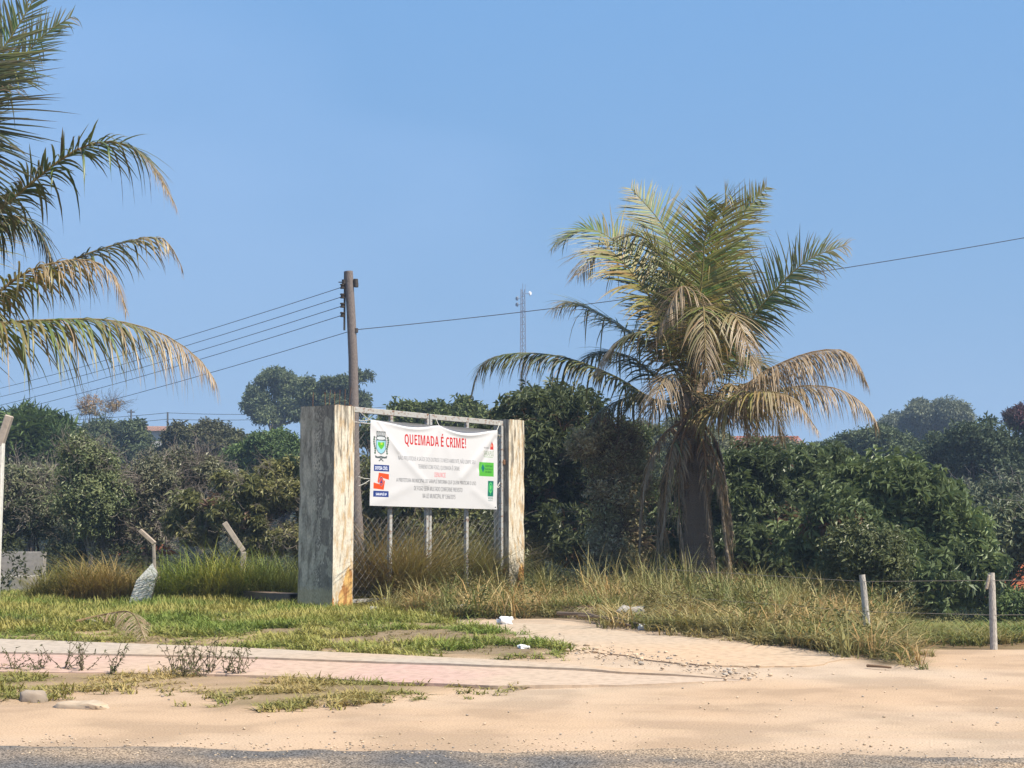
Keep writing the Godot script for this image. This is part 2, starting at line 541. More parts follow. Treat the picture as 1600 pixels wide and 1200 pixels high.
func palm_trunk(root: Node3D, pts: Array, r0: float, r1: float) -> void:
	var cv := Curve3D.new()
	for p in pts: cv.add_point(p - root.position)
	for k in pts.size():
		var a: Vector3 = cv.get_point_position(maxi(k - 1, 0)); var b: Vector3 = cv.get_point_position(mini(k + 1, pts.size() - 1))
		cv.set_point_in(k, (a - b) / 6.0); cv.set_point_out(k, (b - a) / 6.0)
	var ln := cv.get_baked_length()
	var rp := PackedVector3Array(); var rr := PackedFloat32Array()
	var rings := int(ln / 0.085)
	for k in rings:
		for s in 2:
			var t := (k + s * 0.75) / rings
			rp.append(cv.sample_baked(t * ln, true))
			rr.append(lerpf(r0, r1, pow(t, 0.6)) * (1.0 + (0.07 if s == 0 else -0.045)) * (1.0 + 0.04 * sin(k * 1.7)) * (1.0 + 0.5 * pow(1.0 - t, 6.0)))
	var mb := MB.new()
	mb.tube(rp, rr, 16, Color(0.28, 0.22, 0.17), Color(0.28, 0.22, 0.17))
	obj("trunk", mb, M.bark, root)
	rng.seed = int(ln * 1000.0)
	for k in 22:                                         # stubs of fallen leaves below the crown
		var t := lerpf(0.52, 0.98, k / 21.0)
		var p := cv.sample_baked(t * ln, true)
		var th := k * 2.4
		var out := Vector3(cos(th), 0, sin(th))
		var r := lerpf(r0, r1, pow(t, 0.6))
		var sb := MB.new()
		var l := rng.randf_range(0.16, 0.4)
		var a := p + out * r * 0.8
		sb.tube(PackedVector3Array([a, a + (out * 0.5 + Vector3.UP * 0.7) * l * 0.6, a + (out * 0.75 + Vector3.UP * 0.9) * l]), PackedFloat32Array([0.09, 0.06, 0.035]), 6, Color(0.26, 0.19, 0.13), Color(0.26, 0.19, 0.13))
		for j in 5:                                      # torn fibre
			var e := a + rdir() * 0.06
			var f := e + Vector3.DOWN * rng.randf_range(0.15, 0.4) + out * 0.08 + rdir() * 0.06
			sb.tube(PackedVector3Array([e, e.lerp(f, 0.5) + out * 0.05, f]), PackedFloat32Array([0.014, 0.01, 0.004]), 4, Color(0.24, 0.17, 0.11), Color(0.24, 0.17, 0.11), false)
		obj("leaf_base", sb, M.bark, root)

# ---------------------------------------------------------------- ground
var LAWN: PackedVector2Array
var VERGE: PackedVector2Array
var TALL: PackedVector2Array
var RIGHTGRASS: PackedVector2Array
var LAWN_BARE: PackedVector2Array

func zones() -> void:
	LAWN = poly([-500, 994, -500, 936, 0, 938, 300, 944, 470, 950, 560, 955, 640, 966, 700, 975, 760, 986, 880, 1014, 866, 1027, 700, 1030, 330, 1012, 0, 1001])
	VERGE = poly([-500, 1040, 0, 1047, 200, 1054, 400, 1060, 560, 1071, 770, 1079, 720, 1088, 560, 1100, 430, 1111, 365, 1110, 352, 1086, 230, 1078, 100, 1080, 60, 1100, -500, 1100])
	TALL = poly([556, 954, 640, 962, 720, 969, 800, 966, 870, 962, 960, 975, 1010, 985, 1100, 995, 1240, 1010, 1340, 1028, 1405, 1042, 1412, 1020, 1390, 990, 1330, 955, 1200, 940, 1000, 936, 820, 934, 556, 932])
	RIGHTGRASS = poly([1398, 1010, 1500, 1008, 1600, 1004, 1900, 1000, 1900, 950, 1600, 950, 1380, 950, 1340, 955])
	LAWN_BARE = poly([400, 985, 600, 982, 780, 996, 870, 1016, 850, 1027, 700, 1024, 480, 1010])

func make_ground() -> void:
	var xs := PackedFloat32Array(); var ds := PackedFloat32Array()
	var x := -10.0
	while x < 10.0: xs.append(x); x += 0.11
	var st := 0.2
	while x < 700.0: xs.append(x); x += st; st *= 1.22
	x = -10.11; st = 0.2
	var left := PackedFloat32Array()
	while x > -700.0: left.append(x); x -= st; st *= 1.22
	left.reverse()
	left.append_array(xs); xs = left
	var d := -12.0
	while d < 6.0: ds.append(d); d += 1.0
	while d < 28.0: ds.append(d); d += 0.11
	st = 0.25
	while d < 900.0: ds.append(d); d += st; st *= 1.1
	var mb := MB.new()
	var sand := Color(0.47, 0.335, 0.225)
	var pale := Color(0.49, 0.38, 0.28)
	var soil := Color(0.27, 0.20, 0.12)
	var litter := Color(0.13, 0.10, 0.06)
	var w := xs.size()
	for b in ds.size():
		for a in w:
			var px := xs[a]; var dd := ds[b]
			var y := h(px, dd)
			var col := sand
			if dd > 4.0 and dd < 30.0 and absf(px) < 12.0:
				var jit := Vector2(nz.get_noise_2d(px * 40.0, dd * 40.0), nz.get_noise_2d(px * 40.0 + 300.0, dd * 40.0)) * 0.35
				var p := Vector2(px, -dd) + jit
				var low := nz2.get_noise_2d(px * 9.0, dd * 9.0)
				col = sand.lerp(pale, clampf(low * 1.3 + nz.get_noise_2d(px * 1.2, dd * 30.0) * 0.4 + 0.35, 0, 1))
				y += nz.get_noise_2d(px * 5.0, dd * 8.0) * 0.003
				# wheel ruts pressed into the sand, running along the road
				var lane := dd + px * 0.05 + nz.get_noise_2d(px * 6.0, 5.0) * 0.12
				if dd < 13.0:
					for r in [9.9, 10.25, 11.4, 11.75]:
						var e := absf(lane - r)
						if e < 0.16: y -= 0.008 * (1.0 - e / 0.16); col = col.lerp(Color(0.46, 0.335, 0.23), 0.5 * (1.0 - e / 0.16))
						elif e < 0.28: y += 0.002
				if inside(p, LAWN) or inside(p, VERGE): col = soil.lerp(sand, clampf(nz2.get_noise_2d(px * 30.0, dd * 30.0) + 0.35, 0, 1)); y += 0.02
				if inside(p, LAWN_BARE): col = Color(0.25, 0.19, 0.125)
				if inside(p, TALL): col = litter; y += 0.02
				elif inside(p, RIGHTGRASS): col = Color(0.2, 0.15, 0.085)
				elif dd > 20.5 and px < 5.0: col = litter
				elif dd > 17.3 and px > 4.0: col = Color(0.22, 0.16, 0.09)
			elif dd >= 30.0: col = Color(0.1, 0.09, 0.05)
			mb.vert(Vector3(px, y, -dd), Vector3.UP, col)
	for b in ds.size() - 1:
		for a in w - 1:
			var q := b * w + a
			mb.face(q, q + 1, q + w + 1); mb.face(q, q + w + 1, q + w)
	smooth(mb)
	struct_("ground", mb, M.ground)

func smooth(mb: MB) -> void:
	var acc := PackedVector3Array()
	acc.resize(mb.v.size())
	for k in range(0, mb.i.size(), 3):
		var a := mb.i[k]; var b := mb.i[k + 1]; var d := mb.i[k + 2]
		var nn := (mb.v[d] - mb.v[a]).cross(mb.v[b] - mb.v[a])
		acc[a] += nn; acc[b] += nn; acc[d] += nn
	for k in acc.size(): mb.n[k] = acc[k].normalized()

func line_pts(px: Array, n: int) -> PackedVector3Array:
	var cv := Curve3D.new()
	for k in range(0, px.size(), 2): cv.add_point(gp(px[k], px[k + 1]))
	var out := PackedVector3Array()
	var ln := cv.get_baked_length()
	for k in n: out.append(cv.sample_baked(ln * k / (n - 1.0)))
	return out

func slab(far: PackedVector3Array, near: PackedVector3Array, nv: int, lift: float, ragged: float, col: Color, stain: Color, amount: float, sink := 99.0) -> MB:
	var mb := MB.new()
	var n := far.size()
	for a in n:
		var f := far[a]; var e := near[a]
		f += (f - e).normalized() * nz.get_noise_2d(a * 3.0, 40.0) * ragged
		e += (e - f).normalized() * nz.get_noise_2d(a * 3.0, 90.0) * ragged
		for b in nv + 1:
			var p := f.lerp(e, float(b) / nv)
			var gone := sm(sink, sink + 1.3, p.x + nz.get_noise_2d(p.x * 30.0, p.z * 30.0) * 0.5)
			var y := h(p.x, -p.z) + lift * (1.0 - gone * 0.8) + nz.get_noise_2d(p.x * 20.0, p.z * 20.0) * 0.004
			var s := clampf(gone + nz2.get_noise_2d(p.x * 9.0, p.z * 9.0) * 1.6 + amount, 0, 1)
			mb.vert(Vector3(p.x, y, p.z), Vector3.UP, col.lerp(stain, s))
	for a in n - 1:
		for b in nv:
			var q := a * (nv + 1) + b
			mb.face(q, q + 1, q + nv + 2); mb.face(q, q + nv + 2, q + nv + 1)
	smooth(mb)
	var k0 := mb.v.size()
	for rowb in [0, nv]:                               # the sides of the slab
		for a in n - 1:
			var p := mb.v[a * (nv + 1) + rowb]; var q := mb.v[(a + 1) * (nv + 1) + rowb]
			var c := mb.c[a * (nv + 1) + rowb]
			var dn := Vector3.DOWN * (lift + 0.1)
			if rowb == 0: mb.quad(q + dn, p + dn, p, q, c)
			else: mb.quad(p + dn, q + dn, q, p, c)
	for a in [0, n - 1]:
		for b in nv:
			var p := mb.v[a * (nv + 1) + b]; var q := mb.v[a * (nv + 1) + b + 1]
			var dn := Vector3.DOWN * (lift + 0.1)
			if a == 0: mb.quad(p + dn, q + dn, q, p, mb.c[a * (nv + 1)])
			else: mb.quad(q + dn, p + dn, p, q, mb.c[a * (nv + 1)])
	return mb

func make_roads() -> void:
	# asphalt carriageway whose ragged edge disappears under the sand
	var mb := MB.new()
	var n := 240
	for a in n:
		var x := lerpf(-14.0, 14.0, a / (n - 1.0))
		var edge := 9.05 - x * 0.05 - sm(0.5, 4.0, x) * 0.25 + nz.get_noise_2d(x * 12.0, 3.0) * 0.3 + nz.get_noise_2d(x * 60.0, 8.0) * 0.16
		for b in 21:
			var d := lerpf(edge, -8.0, pow(b / 20.0, 2.2))
			var dusty := clampf(0.85 - (edge - d) * 1.1 + nz.get_noise_2d(x * 22.0, d * 60.0) * 1.5 + sm(-1.0, 5.0, x) * 0.35, 0.0, 0.85)
			var y := 0.014 if b > 0 else 0.0
			mb.vert(Vector3(x, y, -d), Vector3.UP, Color(0.165, 0.16, 0.155).lerp(Color(0.5, 0.37, 0.25), dusty))
	for a in n - 1:
		for b in 20:
			var q := a * 21 + b
			mb.face(q, q + 1, q + 22); mb.face(q, q + 22, q + 21)
	smooth(mb)
	struct_("road", mb, M.asphalt)
	# pavement: pale concrete strip and a faded red lane beside it
	var far := line_pts([-400, 994, 0, 1005, 330, 1017, 700, 1035, 1000, 1050, 1165, 1062], 120)
	var mid := line_pts([-400, 1012, 0, 1024, 300, 1030, 480, 1036, 700, 1043, 1000, 1055, 1160, 1063.5], 120)
	var near := line_pts([-400, 1040, 0, 1053, 300, 1058, 480, 1064, 700, 1074, 800, 1077.5, 1000, 1070, 1155, 1065], 120)
	var over := PackedVector3Array()
	for k in mid.size(): over.append(mid[k].lerp(near[k], 0.06))
	var walk := struct_("pavement", slab(far, over, 10, 0.05, 0.05, Color(0.40, 0.345, 0.285), Color(0.45, 0.33, 0.23), 0.15, 0.6), M.concrete)
	var red := slab(mid, near, 14, 0.03, 0.14, Color(0.46, 0.315, 0.265), Color(0.45, 0.345, 0.25), 0.25, 0.4)
	for k in red.v.size():                              # the red paint is worn off toward the drive
		var s := sm(-1.2, 0.6, red.v[k].x + nz.get_noise_2d(red.v[k].x * 40.0, red.v[k].z * 40.0))
		red.c[k] = red.c[k].lerp(Color(0.44, 0.345, 0.26), s)
	struct_("cycle_lane", red, M.concrete, walk)
	# worn concrete drive in front of the gate
	var dfar := line_pts([640, 968, 690, 974, 800, 974, 870, 976, 960, 986, 1100, 1001, 1230, 1015, 1330, 1025], 90)
	var dnear := line_pts([690, 980, 760, 989, 870, 1008, 960, 1024, 1060, 1037, 1150, 1046, 1240, 1044, 1335, 1030], 90)
	struct_("drive", slab(dfar, dnear, 12, 0.014, 0.4, Color(0.42, 0.335, 0.25), Color(0.47, 0.34, 0.23), 0.5), M.concrete)

# ---------------------------------------------------------------- grass
func scatter(pl: PackedVector2Array, per_m2: float, sd: int, test: Callable, y_off := 0.0, smin := 0.7, smax := 1.2) -> Array:
	rng.seed = sd
	var lo := pl[0]; var hi := pl[0]
	for p in pl: lo = lo.min(p); hi = hi.max(p)
	lo -= Vector2(0.3, 0.3); hi += Vector2(0.3, 0.3)
	var xf := []
	for k in int((hi.x - lo.x) * (hi.y - lo.y) * per_m2):
		var p := Vector2(rng.randf_range(lo.x, hi.x), rng.randf_range(lo.y, hi.y))
		var roll := rng.randf() * TAU
		var s := rng.randf_range(smin, smax)
		if not inside(p + Vector2(rng.randfn(0, 0.16), rng.randfn(0, 0.16)), pl): continue
		var f: float = test.call(p)
		if f <= 0.0: continue
		xf.append(Transform3D(Basis(Vector3.UP, roll).scaled(Vector3(s, s * f, s)), Vector3(p.x, h(p.x, -p.y) + y_off, p.y)))
	return xf

func shades(n: int, a: Color, b: Color, sd: int, xf: Array) -> PackedColorArray:
	rng.seed = sd
	var out := PackedColorArray()
	for k in n:
		var o: Vector3 = xf[k].origin
		var c := a.lerp(b, clampf(0.5 + nz2.get_noise_2d(o.x * 22.0, o.z * 22.0) * 1.3 + rng.randf_range(-0.3, 0.3), 0, 1))
		out.append(Color(c.r * 1.3, c.g * 1.3, c.b * 1.3))
	return out

func grass_patch(called: String, label: String, mesh: Mesh, pl: PackedVector2Array, dens: float, sd: int, a: Color, b: Color, test: Callable, smin := 0.7, smax := 1.2) -> void:
	var xf := scatter(pl, dens, sd, test, 0.0, smin, smax)
	var o := multi(called, mesh, M.grass, xf, shades(xf.size(), a, b, sd + 1, xf))
	tag(o, label, "grass")
	o.set_meta("kind", "stuff")

func make_grass() -> void:
	var short := tuft(13, 0.16, 0.035, 0.007, 1.5, Color(1, 0.95, 0.82), Color(1, 0.95, 0.82), 11, 0.12)
	var tall := tuft(34, 0.62, 0.06, 0.007, 1.6, Color(1, 0.95, 0.82), Color(1, 0.95, 0.82), 12, 0.2)
	var low := tuft(24, 0.42, 0.06, 0.008, 1.5, Color(1, 0.95, 0.82), Color(1, 0.95, 0.82), 14, 0.25)
	var dryg := tuft(28, 0.6, 0.09, 0.006, 1.7, Color(1.1, 1.0, 0.8), Color(1.1, 1.0, 0.8), 13, 0.4)
	var ga := Color(0.14, 0.195, 0.045); var gb := Color(0.30, 0.28, 0.10)
	grass_patch("lawn_grass", "short green grass between the low fence beam and the pavement", short, LAWN, 420.0, 31, ga, gb, func(p):
		var q := nz2.get_noise_2d(p.x * 30.0, p.y * 30.0)
		if inside(p, LAWN_BARE) and q < 0.15 + rng.randf() * 0.25: return 0.0
		if q < -0.42: return 0.0
		if absf(p.x - FOOT.x) < 0.32 and p.y > FOOT.z - 0.1 and p.y < FOOT.z + 1.3: return 0.3
		if rng.randf() > 0.62 + q * 0.9: return 0.0
		return 0.6 + 0.5 * sm(-18.0, -21.0, p.y) + q * 0.7, 0.5, 1.4)
	grass_patch("verge_grass", "sparse yellowish grass between the red lane and the sand", short, VERGE, 300.0, 41, Color(0.18, 0.19, 0.06), Color(0.34, 0.27, 0.13), func(p):
		var q := nz2.get_noise_2d(p.x * 45.0, p.y * 45.0)
		return 0.0 if q < rng.randf() * 0.45 - 0.28 else 0.4 + q * 0.8, 0.4, 1.2)
	grass_patch("straw_grass", "thin straw coloured grass on the trampled end of the lawn", short, LAWN_BARE, 170.0, 35, Color(0.17, 0.15, 0.07), Color(0.27, 0.2, 0.11), func(p):
		return 0.5 if rng.randf() < 0.6 + nz2.get_noise_2d(p.x * 40.0, p.y * 40.0) else 0.0, 0.4, 0.9)
	rng.seed = 46
	var xw := scatter(TALL, 9.0, 46, func(p): return 1.0 if nz2.get_noise_2d(p.x * 24.0 + 50.0, p.y * 24.0) > -0.05 else 0.0, 0.1, 0.4, 1.0)
	var xl := scatter(LAWN, 5.0, 47, func(p): return 0.5 if nz2.get_noise_2d(p.x * 24.0 + 90.0, p.y * 24.0) > 0.0 else 0.0, 0.03, 0.3, 0.7)
	xw.append_array(xl)
	for k in xw.size():
		if k < xw.size() - xl.size(): xw[k].origin.y += rng.randf_range(0.0, 0.3)
	var weeds := multi("leafy_weeds", sprig.small, M.grass, xw, shades(xw.size(), Color(0.08, 0.10, 0.035), Color(0.19, 0.15, 0.07), 48, xw))
	tag(weeds, "small leafy weeds mixed into the grass", "weeds")
	weeds.set_meta("kind", "stuff")
	grass_patch("low_grass", "low olive grass filling in between the taller tufts by the gate", low, TALL, 60.0, 45, Color(0.125, 0.145, 0.055), Color(0.28, 0.24, 0.13), func(p):
		return 0.7 + nz2.get_noise_2d(p.x * 30.0, p.y * 30.0) * 0.8, 0.5, 1.2)
	grass_patch("tall_grass", "tall olive grass tufts around the gate and the palm trunk", tall, TALL, 10.0, 51, Color(0.13, 0.155, 0.055), Color(0.30, 0.265, 0.14), func(p):
		var q := nz2.get_noise_2d(p.x * 18.0, p.y * 18.0)
		return 0.0 if q < -0.3 else 0.7 + q * 1.0 + 0.45 * sm(-18.5, -22.5, p.y), 0.4, 1.3)
	grass_patch("dry_grass", "straw coloured dry grass among the tall olive tufts", dryg, TALL, 9.0, 61, Color(0.40, 0.32, 0.19), Color(0.26, 0.18, 0.10), func(p):
		var q := nz.get_noise_2d(p.x * 18.0, p.y * 18.0)
		return 0.0 if q < -0.25 else 0.8 + q * 0.9, 0.45, 1.3)
	grass_patch("fence_grass", "short green grass behind the white wooden fence posts", low, RIGHTGRASS, 45.0, 71, Color(0.10, 0.14, 0.04), Color(0.24, 0.2, 0.09), func(p):
		var q := nz2.get_noise_2d(p.x * 20.0, p.y * 20.0)
		return 0.0 if q < -0.15 and p.y > -18.2 else 0.6 + q * 0.6)

func grass_clump(cx: float, d: float, w: float, dep: float, hgt: float, n: int, a: Color, b: Color, label: String, sd: int) -> void:
	var mesh := tuft(26, hgt, 0.06, 0.008, 1.2, Color(1, 0.95, 0.82), Color(1, 0.95, 0.82), sd, 0.25)
	rng.seed = sd + 1
	var c := on(cx, d)
	var xf := []
	for k in n:
		var t := rng.randf() * TAU; var r := sqrt(rng.randf())
		var p := Vector3(cos(t) * r * w, 0, sin(t) * r * dep)
		var s := rng.randf_range(0.7, 1.15) * (1.0 - 0.35 * r * r)
		p.y = h(c.x + p.x, -c.z - p.z) - c.y
		xf.append(Transform3D(Basis(Vector3.UP, rng.randf() * TAU).scaled(Vector3.ONE * s), p))
	var o := multi("grass_clump", mesh, M.grass, xf, shades(xf.size(), a, b, sd, xf))
	o.position = c
	tag(o, label, "grass")
	o.set_meta("kind", "stuff")

# ---------------------------------------------------------------- gate, pillars, banner
const GA := 0.89                                         # the gate is turned 51 degrees from the picture plane
var gdir := Vector3(cos(GA), 0, -sin(GA))
var gnor := Vector3(sin(GA), 0, cos(GA))
var gA: Vector3
var FOOT: Vector3
var gbasis: Basis

func gx(px: float) -> float:                             # metres along the gate for a photo column
	var r := ray(px, 800.0)
	var s := r.x / -r.z
	return (s * -gA.z - gA.x) / (gdir.x - s * sin(GA))

func gy(px: float, py: float) -> float:                  # height above the gate's foot
	var t := gx(px)
	return at(px, py, -(gA + gdir * t).z).y - gA.y

func pillar_texture(sd: int) -> ImageTexture:
	var f := FastNoiseLite.new(); f.seed = sd; f.frequency = 0.012; f.fractal_octaves = 5
	var W := 320; var H := 640
	var im := Image.create(W * 2, H, false, Image.FORMAT_RGB8)
	for y in H:
		var v := float(y) / H
		for x in W * 2:
			var fx := float(x % W)
			var streak := f.get_noise_2d(fx * 1.35, y * 0.55)
			var blot := f.get_noise_2d(fx * 1.1 + 900.0, y * 1.0)
			var fine := f.get_noise_2d(fx * 7.0, y * 7.0 + 400.0)
			var c: Color
			if x < W:                                    # lime washed face
				c = Color(0.80, 0.77, 0.71).lerp(Color(0.71, 0.66, 0.58), clampf(blot * 1.6 + 0.3, 0, 1))
				var edge := 0.9 - 0.06 * sin(fx * 0.02 + sd) + fine * 0.03 + (0.05 if fx < 70.0 + blot * 160.0 else -0.03)
				if blot * 1.2 + fx / W * 0.42 - 0.36 + streak * 0.45 > 0.10: c = c.lerp(Color(0.74, 0.62, 0.47), clampf((blot * 1.2 + fx / W * 0.42 - 0.46 + streak * 0.45) * 4.0, 0, 0.5))
				if v > edge - 0.04: c = Color(0.80, 0.66, 0.42).lerp(Color(0.62, 0.44, 0.27), clampf(blot * 2.2 + 0.5, 0, 1))
				var soot := clampf((0.33 - v) * 1.5 + streak * 1.5 - 0.25, 0, 1) + clampf(streak * 2.2 - 0.75, 0, 1) * 0.7
				c = c.lerp(Color(0.36, 0.34, 0.31), clampf(soot, 0, 0.75))
			else:                                        # face blackened by mildew
				c = Color(0.78, 0.74, 0.68).lerp(Color(0.54, 0.51, 0.47), clampf(0.45 + streak * 1.2 + blot * 1.2, 0, 1))
				if fx > W * 0.55 + fine * 90.0 and blot < 0.1: c = c.lerp(Color(0.42, 0.40, 0.38), 0.6)
				if blot > 0.2: c = c.lerp(Color(0.74, 0.71, 0.65), 0.6)
				if v > 0.87 + fine * 0.04: c = c.lerp(Color(0.72, 0.66, 0.54), 0.7)
			var k := 1.0 + fine * 0.14
			im.set_pixel(x, y, Color(clampf(c.r * k, 0, 1), clampf(c.g * k, 0, 1), clampf(c.b * k, 0, 1)))
	return ImageTexture.create_from_image(im)

func pillar(x0: float, wx: float, wz: float, hgt: float, sd: int, label: String) -> Node3D:
	var o := thing("gate_pillar", label, "pillar", gA + gdir * x0, "gate pillars")
	o.basis = gbasis
	o.position.y = h(o.position.x, -o.position.z) - 0.05
	hgt += 0.05 + gA.y - o.position.y - 0.05
	var mb := MB.new()
	var c := 0.012
	# faces as grids so that the arrises can be uneven
	var nu := 10; var nv := 40
	for fc in 4:
		var a: Vector2; var b: Vector2
		match fc:
			0: a = Vector2(0, 0); b = Vector2(wx, 0)
			1: a = Vector2(wx, 0); b = Vector2(wx, -wz)
			2: a = Vector2(wx, -wz); b = Vector2(0, -wz)
			3: a = Vector2(0, -wz); b = Vector2(0, 0)
		var out := Vector3((b - a).y * -1.0, 0, (b - a).x).normalized()
		var first := mb.v.size()
		for j in nv + 1:
			for i in nu + 1:
				var p2 := a.lerp(b, float(i) / nu)
				var y := hgt * j / nv
				var q := Vector3(p2.x, y, p2.y)
				var nn := nz.get_noise_3d(q.x * 60.0 + sd, q.y * 60.0, q.z * 60.0)
				var ce := Vector3(wx / 2, y, -wz / 2)
				var corner := 1.0 if (i == 0 or i == nu) else 0.0
				q += (q - ce).normalized() * (nn * 0.006 - corner * (0.008 + 0.03 * maxf(0.0, nn)))
				if j == nv: q.y += nn * 0.02 - corner * 0.01
				mb.vert(q, out, Color.WHITE, Vector2((0.0 if fc % 2 == 0 else 0.5) + 0.498 * i / nu + 0.001, 1.0 - float(j) / nv))
		for j in nv:
			for i in nu:
				var q := first + j * (nu + 1) + i
				mb.face(q, q + 1, q + nu + 2); mb.face(q, q + nu + 2, q + nu + 1)
	mb.quad(Vector3(0.01, hgt - 0.012, -0.01), Vector3(wx - 0.01, hgt - 0.012, -0.01), Vector3(wx - 0.01, hgt - 0.012, -wz + 0.01), Vector3(0.01, hgt - 0.012, -wz + 0.01), Color.WHITE, Vector2(0.6, 0.1), Vector2(0.7, 0.1), Vector2(0.7, 0.2), Vector2(0.6, 0.2))
	var m := StandardMaterial3D.new()
	m.albedo_texture = pillar_texture(sd)
	m.roughness = 0.95
	m.metallic_specular = 0.2
	m.heightmap_enabled = true
	m.heightmap_texture = noise_tex(0.03, [], 512, 6, FastNoiseLite.TYPE_SIMPLEX_SMOOTH, sd)
	m.heightmap_scale = 0.6
	obj("shaft", mb, m, o)
	return o

func fill_tri(im: Image, a: Vector2, b: Vector2, c: Vector2, col: Color) -> void:
	var lo := a.min(b).min(c).floor(); var hi := a.max(b).max(c).ceil()
	var area := (b - a).cross(c - a)
	if absf(area) < 1e-6: return
	for y in range(maxi(0, int(lo.y)), mini(im.get_height() - 1, int(hi.y)) + 1):
		for x in range(maxi(0, int(lo.x)), mini(im.get_width() - 1, int(hi.x)) + 1):
			var p := Vector2(x + 0.5, y + 0.5)
			var w0 := (b - a).cross(p - a) / area
			var w1 := (c - b).cross(p - b) / area
			var w2 := (a - c).cross(p - c) / area
			if w0 >= 0 and w1 >= 0 and w2 >= 0: im.set_pixel(x, y, col)

func fill_poly(im: Image, pts: Array, col: Color) -> void:      # pts in 0..1 of the banner
	var s := Vector2(im.get_width(), im.get_height())
	var pl := PackedVector2Array()
	for k in range(0, pts.size(), 2): pl.append(Vector2(pts[k], pts[k + 1]) * s)
	var t := Geometry2D.triangulate_polygon(pl)
	for k in range(0, t.size(), 3): fill_tri(im, pl[t[k]], pl[t[k + 1]], pl[t[k + 2]], col)

func fill_oval(im: Image, cx: float, cy: float, rx: float, ry: float, col: Color) -> void:
	var pts := []
	for k in 28: pts.append_array([cx + cos(TAU * k / 28) * rx, cy + sin(TAU * k / 28) * ry])
	fill_poly(im, pts, col)

func fill_rect_uv(im: Image, u0: float, v0: float, u1: float, v1: float, col: Color) -> void:
	fill_poly(im, [u0, v0, u1, v0, u1, v1, u0, v1], col)

func print_text(im: Image, text: String, u0: float, v0: float, u1: float, v1: float, col: Color, weight := 400) -> void:
	var sf := SystemFont.new()
	sf.font_names = PackedStringArray(["Droid Sans"])
	sf.font_weight = weight
	var tm := TextMesh.new()
	tm.font = sf; tm.text = text; tm.font_size = 48; tm.pixel_size = 0.01; tm.depth = 0.0
	var arr := tm.get_mesh_arrays()
	var v: PackedVector3Array = arr[Mesh.ARRAY_VERTEX]
	var idx: PackedInt32Array = arr[Mesh.ARRAY_INDEX] if arr[Mesh.ARRAY_INDEX] != null else PackedInt32Array(range(v.size()))
	if v.size() == 0: return
	var lo := Vector2(1e9, 1e9); var hi := -lo
	for p in v: lo = lo.min(Vector2(p.x, p.y)); hi = hi.max(Vector2(p.x, p.y))
	var s := Vector2(im.get_width(), im.get_height())
	for k in range(0, idx.size(), 3):
		var q := []
		for j in 3:
			var p := v[idx[k + j]]
			q.append(Vector2(lerpf(u0, u1, (p.x - lo.x) / (hi.x - lo.x)), lerpf(v1, v0, (p.y - lo.y) / (hi.y - lo.y))) * s)
		fill_tri(im, q[0], q[1], q[2], col)

